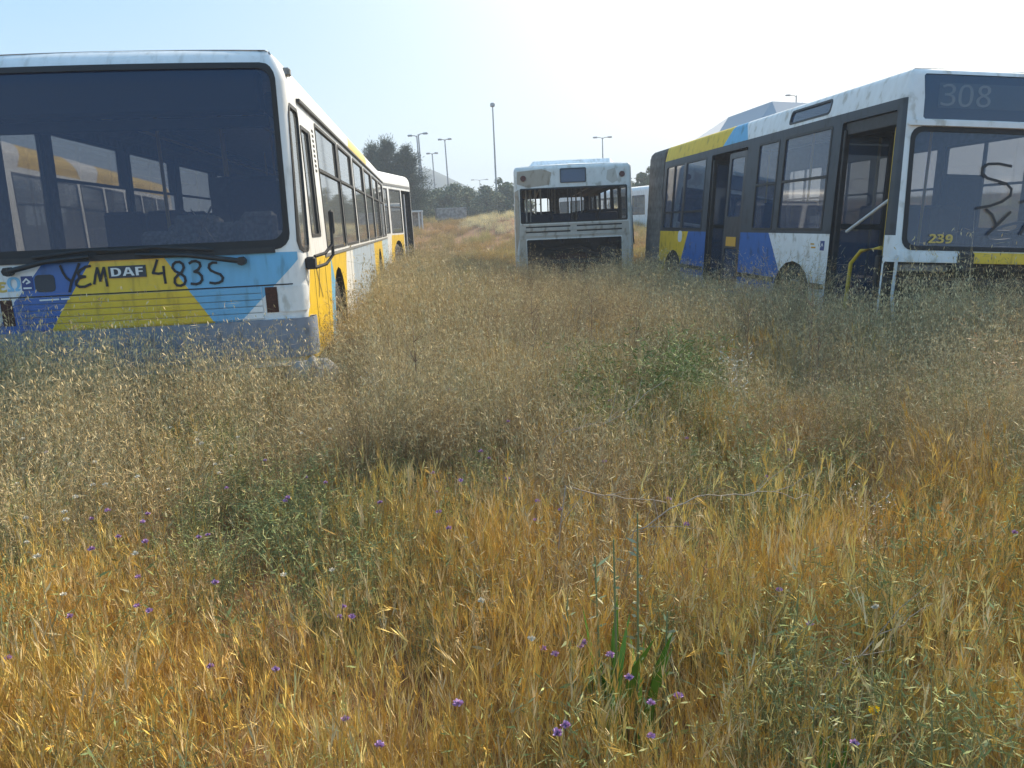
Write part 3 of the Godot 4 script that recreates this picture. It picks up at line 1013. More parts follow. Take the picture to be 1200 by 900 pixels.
	for r in [[0.5, 1.9], [2.1, 3.5], [3.7, 5.1], [5.3, 6.7]]:
		for s in [-1.0, 1.0]: tp.append(rr(sd(t, r[0], s), sd(t, r[1], s), 1.43, 2.5, 0.03, 2))
	shell(t, tr, "chalky_paint", WHITE, tp, [[side_poly(t, [[0.0, 0.38], [8.2, 0.38], [8.2, 1.3], [0.0, 1.3]], A), YELLOW]])
	bus_roof(t, tr, "chalky_paint", WHITE)
	for q in tp: window(t, tr, q, "dusty_glass", 0.03)

# ------------------------------------------------------------------ the stripped bus seen from behind
func make_middle_bus():
	var b = bus_shape(2.44, 10.6, 2.80, 0.10, 0.02, 0.015, 0.02, 0.40, 0.10)
	b.crown = 0.05
	var bus = thing("stripped_bus", "dirty white stripped bus seen from behind, empty engine bay and small blue sign window", "bus", Vector3(2.97, -0.25, -15.8), -0.125, "buses parked in the yard")
	var beige = Color(0.42, 0.36, 0.29)
	var pale = Color(0.72, 0.72, 0.70)
	var regions = [
		[poly([[-1.12, 2.70], [-0.62, 2.74], [-0.42, 2.66], [-0.48, 2.42], [-0.9, 2.38], [-1.14, 2.46]]), beige],
		[poly([[0.70, 2.66], [0.86, 2.70], [0.92, 2.45], [0.80, 2.40], [0.68, 2.48]]), beige.lerp(pale, 0.4)],
		[poly([[-1.22, 2.3], [-1.10, 2.35], [-1.09, 1.5], [-1.20, 1.0]]), beige],
		[poly([[-1.10, 1.64], [1.12, 1.64], [1.14, 1.36], [-1.12, 1.36]]), beige.lerp(pale, 0.35)],
		[poly([[-1.12, 1.36], [-0.98, 1.36], [-0.98, 0.4], [-1.16, 0.4]]), beige.lerp(pale, 0.2)],
		[poly([[0.98, 1.36], [1.14, 1.36], [1.10, 0.4], [0.98, 0.4]]), beige.lerp(pale, 0.5)],
	]
	var screen = rr(-1.08, 1.10, 1.665, 2.365, 0.02, 1)
	var sign = rr(-0.255, 0.275, 2.445, 2.735, 0.025, 2)
	var bay = rr(-0.97, 0.97, 0.42, 1.335, 0.02, 1)
	var holes = [screen, sign, bay]
	var panes = []
	for r in [[0.6, 2.0], [2.2, 3.6], [5.3, 6.7], [6.9, 8.3], [8.5, 9.9]]:
		for s in [-1.0, 1.0]: panes.append(rr(sd(b, r[0], s), sd(b, r[1], s), 1.45, 2.42, 0.03, 2))
	panes.append(rr(sd(b, 3.75, 1.0), sd(b, 5.1, 1.0), 0.5, 2.42, 0.03, 1))
	var far_l = rr(-(b.s4 + 0.12), -(b.s4 + 0.95), 1.25, 2.45, 0.05, 2)
	var far_r = rr(b.s4 + 0.12, b.s4 + 0.95, 1.25, 2.45, 0.05, 2)
	var arches = [[2.9, 1.0], [8.0, 1.0], [2.9, -1.0], [8.0, -1.0]]
	for p in panes: holes.append(p)
	holes.append_array([far_l, far_r])
	for a in arches: holes.append(arch(sd(b, a[0], a[1]), 0.36, 1.02, 0.52))
	shell(b, bus, "chalky_paint", pale, holes, regions)
	bus_roof(b, bus, "chalky_paint", pale)
	for k in panes.size():
		if k % 3 != 2 and k < 10: window(b, bus, panes[k], "dusty_glass", 0.03)
	var rim_st = sheet(new_st(), b, screen, [rr(-1.05, 1.07, 1.695, 2.335, 0.02, 1)], 0.008, 0.04, Color(1, 1, 1))
	part(bus, "rear_window_frame", rim_st, "rubber")
	var sw = plate(bus, "sign_window", b, sign, [], -0.004, 0.0, "dusty_glass")
	plate(sw, "sign_frame", b, sign, [rr(-0.235, 0.255, 2.465, 2.715, 0.02, 2)], 0.012, 0.03, "sign_dark")
	part(sw, "sign_board", bx(Vector3(-0.25, 2.45, -0.10), Vector3(0.27, 2.73, -0.07), 0.0), mat("sign_blue", Color(0.05, 0.13, 0.28), 0.4))
	for x in [[-1.0, 2.565], [1.0, 2.575]]:
		var l = new_st()
		var p0 = bp(b, x[0], x[1], -0.01)
		tube(l, [p0, p0 + Vector3(0, 0, 0.035)], 0.062, 0.055, 14)
		part(bus, "tail_lamp", l, "red_lens")
	for y in [1.575, 1.475]:
		for x in [[-0.98, -0.07], [0.06, 0.98]]:
			plate(bus, "vent_slot", b, rr(x[0], x[1], y, y + 0.028, 0.0), [], 0.002, 0.01, "rubber")
	for y in [1.63, 1.53, 1.42]:
		plate(bus, "vent_rib", b, rr(-1.0, 1.0, y - 0.012, y, 0.0), [], 0.012, 0.014, "chalky_paint", beige.lerp(pale, 0.35))
	# engine bay: hollow with a few remains
	part(bus, "engine_bulkhead", bx(Vector3(-1.1, 0.42, -1.6), Vector3(1.1, 1.34, -1.5), 0.0), "dark_trim")
	part(bus, "engine_bay_top", bx(Vector3(-1.12, 1.36, -1.55), Vector3(1.12, 1.42, -0.14), 0.0), "dark_trim")
	part(bus, "engine_block", bx(Vector3(-0.45, 0.42, -1.4), Vector3(0.35, 1.0, -0.5), 0.08), "rust")
	part(bus, "radiator", bx(Vector3(0.55, 0.45, -0.9), Vector3(0.92, 1.15, -0.3), 0.03), "dark_trim")
	part(bus, "hose", tube(new_st(), [Vector3(-0.7, 1.2, -0.6), Vector3(-0.4, 1.1, -0.4), Vector3(0.1, 1.15, -0.5), Vector3(0.6, 0.95, -0.4)], 0.04), "rubber")
	for x in [-0.65, -0.2, 0.35, 0.8]:
		var bench = seat(bus, x, 1.22, -0.75, 1.0)
		bench.scale.y = 0.62
	bus_inside(b, bus, 7, -1.0, 0.9, 2.3, 0.85, "grey_metal")
	for x in [-0.95, -0.85, -0.74, -0.62]:
		part(bus, "handrail", tube(new_st(), [Vector3(x, 0.9, -2.6 - x), Vector3(x, 2.6, -2.6 - x)], 0.02), "white_rail")
	part(bus, "roof_pod", bx(Vector3(-0.86, 2.78, -4.4), Vector3(0.98, 2.98, -1.2), 0.14), "chalky_paint")
	part(bus, "roof_hatch", bx(Vector3(-0.2, 2.98, -3.4), Vector3(0.42, 3.03, -2.2), 0.015), "grey_metal")
	# a dark flap hanging open on the aisle-far side
	var fl = bx(Vector3(0.0, 1.15, -0.02), Vector3(0.12, 2.22, 0.02), 0.01)
	var flap = part(bus, "open_flap", fl, "dark_trim")
	flap.position = Vector3(1.25, 0, -0.5)
	flap.rotation.z = 0.06
	part(bus, "rear_bumper", bx(Vector3(0.99, 0.40, -0.02), Vector3(1.16, 0.62, 0.04), 0.02), "grey_metal")
	for a in arches:
		wheel(bus, a[1] * 1.04, 0.46, -a[0], a[1])
		wheel_well(bus, b, a[0], a[1], 0.54)

# ------------------------------------------------------------------ plainer buses further back
func plain_bus(called, label, at, turn, l, h, door_d, colors):
	var b = bus_shape(2.5, l, h, 0.2, 0.05, 0.05, 0.02, 0.40)
	b.crown = 0.1
	var bus = thing(called, label, "bus", at, turn, "buses parked in the yard")
	var regions = [
		[side_poly(b, [[0.0, 1.2], [2.6, 1.2], [2.6, 0.4], [0.0, 0.4]], 1.0), colors[0]],
		[side_poly(b, [[3.6, 1.2], [6.6, 1.2], [6.9, 0.4], [3.2, 0.4]], 1.0), colors[1]],
		[side_poly(b, [[3.6, 1.2], [6.6, 1.2], [6.9, 0.4], [3.2, 0.4]], -1.0), colors[1]],
		[side_poly(b, [[0.8, h - 0.36], [3.6, h - 0.36], [3.2, h], [1.2, h]], 1.0), colors[0]],
		[side_poly(b, [[4.5, h - 0.36], [l - 0.3, h - 0.36], [l - 0.3, h], [5.0, h]], 1.0), colors[0]],
	]
	var holes = []
	var panes = []
	var d = door_d[1] + 0.15 if door_d else 0.5
	while d + 1.4 < l:
		panes.append([rr(sd(b, d, 1.0), sd(b, d + 1.35, 1.0), 1.25, 2.4, 0.03, 2), [[rr(sd(b, d, 1.0), sd(b, d + 1.35, 1.0), 1.98, 2.01, 0.0)]]])
		panes.append([rr(sd(b, d, -1.0), sd(b, d + 1.35, -1.0), 1.25, 2.4, 0.03, 2), []])
		d += 1.5
	var screen = rr(-1.12, 1.12, 1.25, 2.5, 0.1, 3)
	for p in panes: holes.append(p[0])
	holes.append(screen)
	if door_d: holes.append(rr(sd(b, door_d[0], 1.0), sd(b, door_d[1], 1.0), 0.45, 2.45, 0.02, 1))
	var arches = []
	for a in [2.4, l - 2.2 if l > 8.0 else l - 1.6]:
		for s in [1.0, -1.0]: arches.append([a, s])
	for a in arches: holes.append(arch(sd(b, a[0], a[1]), 0.38, 1.02, 0.52))
	shell(b, bus, "bus_paint", WHITE, holes, regions)
	bus_roof(b, bus, "bus_paint", WHITE)
	for p in panes: window(b, bus, p[0], "side_glass", 0.03, -0.012, p[1])
	window(b, bus, screen, "windscreen_glass", 0.04)
	bus_inside(b, bus, int((l - 4.0) / 0.85))
	for a in arches:
		wheel(bus, a[1] * 1.07, 0.46, -a[0], a[1])
		wheel_well(bus, b, a[0], a[1], 0.54)
	return bus

func make_back_buses():
	far_facing_bus()
	plain_bus("city_bus", "white and yellow bus seen only through the near bus windows", Vector3(-6.6, 0, -10.5), 0.12, 11.5, 2.84, null, [YELLOW, CYAN])
	plain_bus("city_bus", "small far bus in the gap between stripped bus and grey bellows", Vector3(14.35, 0.35, -46.0), 0.35, 11.0, 2.9, null, [YELLOW, YELLOW])

func far_facing_bus():
	var l = 5.9
	var h = 2.98
	var b = bus_shape(2.5, l, h, 0.2, 0.05, 0.02, 0.02, 0.40)
	b.crown = 0.1
	# the nose is the far end, so distances run from the near (rear) end
	var bus = thing("midi_bus", "short white bus with open black doorway and yellow wheel arch behind the near bus", "bus", Vector3(-2.88, 0.05, -19.95), -0.21, "buses parked in the yard")
	var regions = [[side_poly(b, [[3.0, 1.2], [4.45, 1.2], [4.45, 0.4], [2.8, 0.4]], 1.0), YELLOW]]
	var door = rr(sd(b, 4.52, 1.0), sd(b, 5.7, 1.0), 0.42, 2.5, 0.02, 1)
	var holes = [door]
	var panes = []
	for r in [[0.4, 1.5], [1.7, 2.9], [3.1, 4.4]]:
		for s in [1.0, -1.0]: panes.append([rr(sd(b, r[0], s), sd(b, r[1], s), 1.25, 2.5, 0.03, 2), [[rr(sd(b, r[0], s), sd(b, r[1], s), 1.98, 2.01, 0.0)]]])
	for p in panes: holes.append(p[0])
	var arches = [[1.2, 1.0], [3.75, 1.0], [1.2, -1.0], [3.75, -1.0]]
	for a in arches: holes.append(arch(sd(b, a[0], a[1]), 0.38, 1.04, 0.54))
	shell(b, bus, "bus_paint", WHITE, holes, regions)
	bus_roof(b, bus, "bus_paint", WHITE)
	for p in panes: window(b, bus, p[0], "side_glass", 0.03, -0.012, p[1])
	plate(bus, "cornice", b, rr(sd(b, 0.2, 1.0), sd(b, 5.7, 1.0), 2.58, 2.64, 0.0), [], 0.02, 0.03, "grey_metal")
	part(bus, "folded_leaf", bx(Vector3(0.72, 0.5, -4.62), Vector3(1.2, 2.45, -4.57), 0.01), "dark_trim")
	part(bus, "grab_rail", tube(new_st(), [Vector3(1.17, 0.5, -5.15), Vector3(1.15, 2.4, -5.15)], 0.025), "white_rail")
	part(bus, "cab_wall", bx(Vector3(-0.2, 0.7, -5.65), Vector3(0.9, 2.6, -5.6), 0.01), "dark_trim")
	bus_inside(b, bus, 3, -1.0, 0.72, 1.0, 0.8)
	for a in arches:
		wheel(bus, a[1] * 1.07, 0.46, -a[0], a[1])
		wheel_well(bus, b, a[0], a[1], 0.56)

# ------------------------------------------------------------------ ground
func ground_y(x, z):
	var d = -z
	var y = 0.05 * field_noise.get_noise_2d(x * 0.6, z * 0.6)
	y += 1.75 * smoothstep(30.0, 62.0, d)
	y -= 0.22 * exp(-(pow((x - 4.5) / 3.0, 2.0) + pow((z + 14.0) / 8.0, 2.0)))
	y += 0.85 * exp(-(pow((x - 4.4) / 2.2, 2.0) + pow((z + 47.0) / 5.0, 2.0)))
	return y

func make_ground():
	var xs = []
	var zs = []
	var v = -400.0
	for k in 141:
		var t = (k - 70) / 70.0
		xs.append(sign(t) * (pow(absf(t), 2.6) * 250.0 + absf(t) * 14.0))
	for k in 171:
		var t = k / 170.0
		zs.append(10.0 - t * 60.0 - pow(t, 3.2) * 330.0)
	var st = new_st()
	st.set_smooth_group(0)
	for i in zs.size() - 1:
		for k in xs.size() - 1:
			var p = []
			for q in [[k, i], [k + 1, i], [k + 1, i + 1], [k, i + 1]]:
				p.append(Vector3(xs[q[0]], ground_y(xs[q[0]], zs[q[1]]), zs[q[1]]))
			for c in [p[0], p[2], p[1], p[0], p[3], p[2]]:
				st.add_vertex(c)
	st.generate_normals()
	tag(part(self, "ground", st, "earth"), "bare brown earth of the yard under the dry grass", "ground", "", "structure")

# ------------------------------------------------------------------ what stands in the distance
func leaf_cloud(st, centre, size, count, leaf, cols, flat = 0.0):
	for k in count:
		var d = Vector3(rng.randfn(), rng.randfn(), rng.randfn()) * 0.52
		var p = centre + d * size
		var a = Vector3(rng.randfn(), rng.randfn() * (1.0 - flat), rng.randfn()).normalized()
		var u = a.cross(Vector3(rng.randfn(), rng.randfn(), rng.randfn())).normalized()
		var sz = leaf * rng.randf_range(0.6, 1.3)
		st.set_color(cols[rng.randi() % cols.size()] * rng.randf_range(0.8, 1.2))
		var w = a.cross(u)
		st.set_normal(w)
		for q in [p - a * sz, p + u * sz * 0.45, p + a * sz, p - a * sz, p + a * sz, p - u * sz * 0.45]:
			st.add_vertex(q)

func pine_meshes(height, width, cols):
	# tiers of limbs of uneven length, each carrying tufts of upswept needles
	var tr = new_st()
	var cr = new_st()
	var lean = Vector3(rng.randf_range(-0.3, 0.3), height, rng.randf_range(-0.3, 0.3))
	tube(tr, [Vector3(0, -0.3, 0), lean * 0.5 + Vector3(0.1, 0, 0), lean], height * 0.028, 0.02, 8)
	for k in 46:
		var t = 0.10 + 0.88 * pow(rng.randf(), 0.85)
		var root = lean * t
		var an = rng.randf() * TAU
		var reach = width * pow(1.06 - t, 0.62) * rng.randf_range(0.35, 1.25)
		var dir = Vector3(cos(an), rng.randf_range(0.15, 0.75), sin(an)).normalized()
		var tip = root + dir * reach
		tube(tr, [root, root.lerp(tip, 0.5) - Vector3(0, 0.05, 0), tip], 0.035, 0.01, 5)
		for j in 4:
			var c = root.lerp(tip, 0.35 + 0.22 * j) + Vector3(rng.randfn(), rng.randfn(), rng.randfn()) * 0.12
			var size = rng.randf_range(0.16, 0.34) * (1.15 - 0.5 * t)
			var tone = rng.randf_range(0.75, 1.25)
			for i in 90:
				var o = Vector3(rng.randfn(), rng.randfn(), rng.randfn()) * size
				var d = (o * 1.2 + dir * 0.25 + Vector3(rng.randfn(), rng.randfn() + 0.9, rng.randfn()) * 0.16).normalized() * rng.randf_range(0.14, 0.30)
				sliver(cr, c + o, d, 0.018, cols[rng.randi() % cols.size()] * tone)
	return [tr.commit(), cr.commit()]

func tree_meshes(height, width, clumps, leaf, per, cols):
	var tr = new_st()
	var cr = new_st()
	var h0 = height * 0.12
	var top = Vector3(rng.randf_range(-0.3, 0.3), height * 0.85, rng.randf_range(-0.3, 0.3))
	tube(tr, [Vector3(0, -0.3, 0), Vector3(rng.randf_range(-0.1, 0.1), h0, 0), top], height * 0.03, height * 0.006, 8)
	var bulge = []
	for k in 7: bulge.append(rng.randf_range(0.55, 1.2))
	for k in clumps:
		var t = pow(rng.randf(), 0.8)
		var an = rng.randf() * TAU
		var bl = bulge[int(an / TAU * 7) % 7]
		var y = lerp(h0, height * 0.92 * lerp(1.0, bl, 0.5), t)
		var reach = width * sin(PI * clamp(t * 0.75 + 0.22, 0, 1)) * rng.randf_range(0.3, 1.0) * bl
		var c = Vector3(cos(an) * reach, y, sin(an) * reach)
		tube(tr, [Vector3(0, y * 0.75, 0).lerp(top, 0.1), c * Vector3(0.6, 1, 0.6) - Vector3(0, 0.1, 0), c], height * 0.009, height * 0.003, 5)
		leaf_cloud(cr, c, Vector3(1.0, 0.75, 1.0) * width * rng.randf_range(0.10, 0.26), per, leaf, cols, 0.3)
	return [tr.commit(), cr.commit()]

func plant_tree(called, label, category, meshes, at, s, turn, group = ""):
	var t = thing(called, label, category, at, turn, group)
	t.scale = Vector3(s, s, s)
	part(t, "trunk", meshes[0], "bark")
	part(t, "crown", meshes[1], "leaf")
	return t

func at_px(dx, dist):
	# lateral place for a bearing given as x per metre of distance
	return Vector3(dx * dist, 0, -dist)

func make_distance():
	var st = new_st()
	var hn = FastNoiseLite.new()
	hn.seed = 31
	hn.frequency = 0.015
	var rows = []
	for j in 9:
		var row = []
		for k in 121:
			var x = lerp(-250.0, 250.0, k / 120.0)
			var z = -300.0 - j * 9.0
			var env = 27.0 * exp(-pow((x + 8.0) / 42.0, 2.0)) + 6.0 * exp(-pow((x - 170.0) / 80.0, 2.0)) + 8.0 * exp(-pow((x + 170.0) / 90.0, 2.0))
			row.append(Vector3(x, -2.0 + sin(PI * j / 9.0) * (env + 2.0 + 2.0 * hn.get_noise_2d(x, z)), z))
		rows.append(row)
	st.set_smooth_group(0)
	for j in 8:
		for k in 120:
			for v in [rows[j][k], rows[j + 1][k + 1], rows[j][k + 1], rows[j][k], rows[j + 1][k], rows[j + 1][k + 1]]: st.add_vertex(v)
	st.generate_normals()
	tag(part(self, "hills", st, "hill_scrub"), "low hazy blue hill beyond the bushes", "hills", "", "structure")
	var dark = [Color(0.05, 0.075, 0.045), Color(0.065, 0.095, 0.055), Color(0.08, 0.10, 0.06)]
	var olive = [Color(0.17, 0.185, 0.10), Color(0.20, 0.21, 0.12), Color(0.14, 0.155, 0.08)]
	var lush = [Color(0.12, 0.15, 0.07), Color(0.155, 0.18, 0.085), Color(0.17, 0.18, 0.10)]
	var pine_a = pine_meshes(6.0, 2.0, dark)
	var pine_b = pine_meshes(5.8, 1.8, dark)
	for p in [[-0.0190, 58, 0.92, 0.3, pine_a, "dark pine at the right edge of the pine group"], [-0.0430, 58, 0.98, 1.9, pine_b, "tallest dark pine in the middle of the pine group"], [-0.060, 60, 1.0, 4.0, pine_a, "dark pine just above the near bus roof end"], [-0.030, 61, 0.85, 5.0, pine_b, "shorter dark pine between the two tallest pines"]]:
		var at = at_px(p[0], p[1])
		at.y = ground_y(at.x, at.z)
		plant_tree("pine_tree", p[5], "tree", p[4], at, p[2], p[3], "pines behind the buses")
	var bush_a = tree_meshes(3.6, 2.3, 54, 0.12, 150, olive)
	var bush_b = tree_meshes(3.3, 2.5, 54, 0.12, 150, lush)
	var spots = [[-0.055, 66, 0.9], [-0.030, 70, 0.95], [-0.008, 66, 0.88], [0.012, 72, 0.95], [0.034, 68, 0.98], [0.055, 74, 0.98], [0.076, 69, 0.92], [0.10, 72, 1.0], [0.26, 76, 1.0], [0.30, 72, 0.9], [0.35, 75, 1.0], [-0.16, 72, 1.1], [-0.22, 76, 1.2]]
	var names = ["olive bush below the dark pines", "olive bush between pines and first lamp post", "rounded bush under the pair of close lamp posts", "grey green bush left of the pale container", "bush behind the pale container", "grey green bush right of the pale container", "bush left of the tall single pole", "bush behind the straw mound", "bush right of the stripped bus, far behind", "far bush hidden behind the articulated bus", "far bush behind the articulated bus door", "far bush hidden behind the near bus", "far bush seen through the near bus windows"]
	for k in spots.size():
		var at = at_px(spots[k][0], spots[k][1])
		at.y = ground_y(at.x, at.z) - 0.3
		plant_tree("bush", names[k], "bush", bush_a if k % 2 == 0 else bush_b, at, spots[k][2], k * 1.3, "bushes along the far side")
	var tr_c = tree_meshes(4.0, 1.5, 50, 0.13, 200, lush)
	for p in [[0.101, 74, 1.0, "dark tree right of the tall pole"], [0.2805, 60, 0.9, "sunlit tree top in the gap beside the stripped bus"]]:
		var at = at_px(p[0], p[1])
		at.y = ground_y(at.x, at.z)
		plant_tree("broadleaf_tree", p[3], "tree", tr_c, at, p[2], p[0] * 20.0)
	# pale container and small frame hut
	var c = thing("container", "pale grey flat container below the bushes", "container", Vector3(1.75, ground_y(1.75, -58) - 0.12, -58), 0.1)
	part(c, "container_body", bx(Vector3(-1.1, 0.3, -0.6), Vector3(1.1, 1.15, 0.6), 0.03), "concrete")
	for k in 9: part(c, "container_rib", bx(Vector3(-1.0 + k * 0.25, 0.36, 0.6), Vector3(-0.94 + k * 0.25, 1.09, 0.63), 0.005), "concrete")
	part(c, "container_foot", bx(Vector3(-1.0, 0.0, -0.5), Vector3(-0.8, 0.3, 0.5), 0.01), "dark_trim")
	part(c, "container_foot", bx(Vector3(0.8, 0.0, -0.5), Vector3(1.0, 0.3, 0.5), 0.01), "dark_trim")
	var hut = thing("frame_shelter", "small pale roofed frame right of the short bus", "shelter", Vector3(-0.85, ground_y(-0.85, -50), -50), 0.0)
	part(hut, "roof", bx(Vector3(-0.6, 1.12, -0.5), Vector3(0.62, 1.22, 0.5), 0.02), "white_rail")
	for x in [-0.55, -0.1, 0.35, 0.55]: part(hut, "post", bx(Vector3(x - 0.04, 0, 0.40), Vector3(x + 0.04, 1.12, 0.48), 0.005), "white_rail")
	part(hut, "back_panel", bx(Vector3(-0.55, 0.1, -0.46), Vector3(0.55, 1.1, -0.42), 0.005), "concrete")

func lamp_post(label, dx, dist, height, kind, lean, reach = 0.5):
	var at = at_px(dx, dist)
	at.y = ground_y(at.x, at.z)
	var t = thing("street_lamp", label, "lamp post", at, 0.0, "tall lamp posts on the skyline")
	t.rotation.z = lean
	part(t, "post", tube(new_st(), [Vector3(0, -0.2, 0), Vector3(0, height * 0.5, 0), Vector3(0, height, 0)], 0.10, 0.06, 8), "pole_metal")
	part(t, "base_plate", bx(Vector3(-0.2, 0, -0.2), Vector3(0.2, 0.12, 0.2), 0.02), "concrete")
	var arms = []
	if kind == "double": arms = [-1.0, 1.0]
	elif kind == "left": arms = [-1.0]
	elif kind == "right": arms = [1.0]
	for s in arms:
		part(t, "arm", tube(new_st(), [Vector3(0, height - 0.15, 0), Vector3(s * reach * 0.3, height, 0), Vector3(s * reach, height + 0.03, 0)], 0.04), "pole_metal")
		part(t, "lamp_head", bx(Vector3(min(s * reach * 0.8, s * (reach + 0.35)), height - 0.05, -0.12), Vector3(max(s * reach * 0.8, s * (reach + 0.35)), height + 0.11, 0.12), 0.04), "pole_metal")
	if kind == "top":
		part(t, "lamp_head", bx(Vector3(-0.2, height, -0.18), Vector3(0.2, height + 0.34, 0.18), 0.06), "pole_metal")

func make_lamp_posts():
	lamp_post("tallest pole with small head, left of the stripped bus", 0.0896, 72, 9.9, "top", 0.0)
	lamp_post("left one of the close pair of lamps, arm to the left", -0.0040, 76, 8.1, "left", 0.02)
	lamp_post("right one of the close pair of lamps, arm to the right", -0.0020, 72, 7.8, "right", 0.02)
	lamp_post("lower double armed lamp between the close pair and the taller double one", 0.0132, 88, 7.5, "double", 0.02, 0.3)
	lamp_post("taller double armed lamp left of the bare tall pole", 0.0301, 82, 8.3, "double", 0.02, 0.35)
	lamp_post("double armed lamp rising behind the stripped bus roof", 0.2276, 90, 8.8, "double", 0.0, 0.75)
	lamp_post("lamp above the articulated bus roof, arm to the left", 0.483, 80, 11.3, "left", 0.0, 0.8)
	lamp_post("distant low double lamp beside the tall pole", 0.069, 150, 7.9, "double", 0.0, 1.3)

# ------------------------------------------------------------------ grass
func blade(st, base, dir, h, w, bend, col):
	# a curved three-segment blade
	var side = Vector3(-dir.z, 0, dir.x).rotated(Vector3.UP, rng.randf_range(-1.2, 1.2))
	var pts = []
	for k in 4:
		var t = k / 3.0
		pts.append(base + Vector3(0, h * (t - 0.22 * bend * t * t), 0) + dir * h * bend * 0.62 * t * t)
	for k in 3:
		var w0 = w * (1.0 - k / 3.0 * 0.6)
		var w1 = w * (1.0 - (k + 1) / 3.0 * 0.6) if k < 2 else 0.0
		var n = (pts[k + 1] - pts[k]).cross(side).normalized()
		st.set_color(col)
		st.set_normal(n)
		for v in ([pts[k] - side * w0, pts[k] + side * w0, pts[k + 1] + side * w1, pts[k] - side * w0, pts[k + 1] + side * w1, pts[k + 1] - side * w1] if k < 2 else [pts[k] - side * w0, pts[k] + side * w0, pts[k + 1]]):
			st.add_vertex(v)
	return pts

func sliver(st, p, d, w, col):
	# a small pointed leaf, spikelet or awn
	var s = d.cross(Vector3(rng.randfn(), rng.randfn(), rng.randfn())).normalized() * w
	st.set_color(col)
	st.set_normal(d.cross(s).normalized())
	for v in [p, p + d * 0.45 + s, p + d, p, p + d, p + d * 0.45 - s]: st.add_vertex(v)

func pick(cols):
	return cols[rng.randi() % cols.size()] * rng.randf_range(0.84, 1.16)

func tuft(kind, n, h, radius, cols, heads, wide = 1.0):
	# a patch of many stems in loose clumps
	var st = new_st()
	var clumps = []
	for k in 9:
		var r = radius * sqrt(rng.randf())
		var ca = rng.randf() * TAU
		clumps.append([Vector3(cos(ca) * r, -0.03, sin(ca) * r), rng.randf_range(0.75, 1.15), rng.randf() * TAU])
	for k in n:
		var c = clumps[rng.randi() % 9]
		var an = c[2] + rng.randfn() * 1.1
		var dir = Vector3(cos(an), 0, sin(an))
		var base = c[0] + Vector3(rng.randfn(), 0, rng.randfn()) * radius * 0.26
		var hh = h * c[1] * rng.randf_range(0.55, 1.12)
		var col = pick(cols)
		var bend = rng.randf_range(0.03, 0.5)
		if rng.randf() < 0.08: bend = rng.randf_range(0.6, 1.3)
		if kind == "barley" and bend < 0.6: bend *= 0.65
		if kind == "tussock":
			base = Vector3(rng.randfn(), 0, rng.randfn()) * radius * 0.35 + Vector3(0, -0.03, 0)
			dir = (Vector3(base.x, 0, base.z).normalized() + Vector3(rng.randfn(), 0, rng.randfn()) * 0.35).normalized()
			bend = rng.randf_range(0.15, 1.0)
			hh = h * rng.randf_range(0.6, 1.1)
		if kind == "leafy": bend = rng.randf_range(0.2, 1.1)
		var pts = blade(st, base, dir, hh, (0.0010 if kind != "leafy" else 0.0013) * wide * rng.randf_range(0.7, 1.3), bend, col)
		var tip = pts[3]
		var td = (pts[3] - pts[2]).normalized()
		if kind == "barley" and rng.randf() < 0.6:
			var hc = pick(heads)
			for j in 4:
				sliver(st, tip + td * (j * 0.012 - 0.03), (td + Vector3(rng.randfn(), rng.randfn(), rng.randfn()) * 0.18).normalized() * 0.034, 0.0019 * wide, hc)
			for j in 4:
				sliver(st, tip, (td + Vector3(rng.randfn(), rng.randfn(), rng.randfn()) * 0.26).normalized() * 0.06, 0.0007 * wide, hc)
		elif kind == "oat" and rng.randf() < 0.75:
			for j in 7:
				var q = pts[2].lerp(pts[3], rng.randf_range(-0.2, 1.0))
				var o = Vector3(rng.randfn(), rng.randf_range(-0.3, 0.7), rng.randfn()) * 0.038
				sliver(st, q, o, 0.0006 * wide, col)
				sliver(st, q + o, Vector3(rng.randfn() * 0.007, -0.020, rng.randfn() * 0.007) * wide, 0.0030 * wide, pick(heads))
		elif (kind == "plume" or kind == "tussock") and rng.randf() < 0.8:
			for j in 12:
				var q2 = pts[1].lerp(pts[3], rng.randf_range(0.3, 1.0))
				sliver(st, q2, (td + Vector3(rng.randfn(), rng.randfn(), rng.randfn()) * 0.7).normalized() * 0.032, 0.0013 * wide, pick(heads))
	return st.commit()

func weed_mesh(h, branches, leaves, stem_col, leaf_cols, leaf_len, leaf_w):
	var st = new_st()
	for k in branches:
		var an = rng.randf() * TAU
		var dir = Vector3(cos(an), 0, sin(an))
		var pts = blade(st, Vector3(rng.randfn() * 0.03, -0.03, rng.randfn() * 0.03), dir, h * rng.randf_range(0.6, 1.1), 0.0028, rng.randf_range(0.2, 0.8), stem_col * rng.randf_range(0.8, 1.2))
		for j in leaves:
			var t = rng.randf_range(0.15, 1.0) * 2.99
			var i = int(t)
			var p = pts[i].lerp(pts[i + 1], t - i)
			var tw = Vector3(rng.randfn(), rng.randf_range(-0.1, 0.9), rng.randfn()).normalized()
			var q = p + tw * rng.randf_range(0.0, 0.07)
			sliver(st, p, q - p + tw * 0.005, 0.0009, stem_col)
			sliver(st, q, (tw + Vector3(rng.randfn(), rng.randfn(), rng.randfn()) * 0.4).normalized() * leaf_len * rng.randf_range(0.6, 1.3), leaf_w, pick(leaf_cols))
	return st.commit()

func blocked(x, z, m = 0.0):
	if x > 1.7 + (-15.8 - z) * 0.125 - m and x < 4.3 + (-15.8 - z) * 0.125 + m and z < -15.75 + m and z > -26.5: return true
	for r in [[-3.5 - m, -1.0 + m, -19.7 - m, -6.15 + m], [4.5 - m, 7.3 + m, -16.3, -7.15 + m], [-4.4, -0.6 + m, -26.2, -19.7]]:
		if x > r[0] and x < r[1] and z > r[2] and z < r[3]: return true
	return false

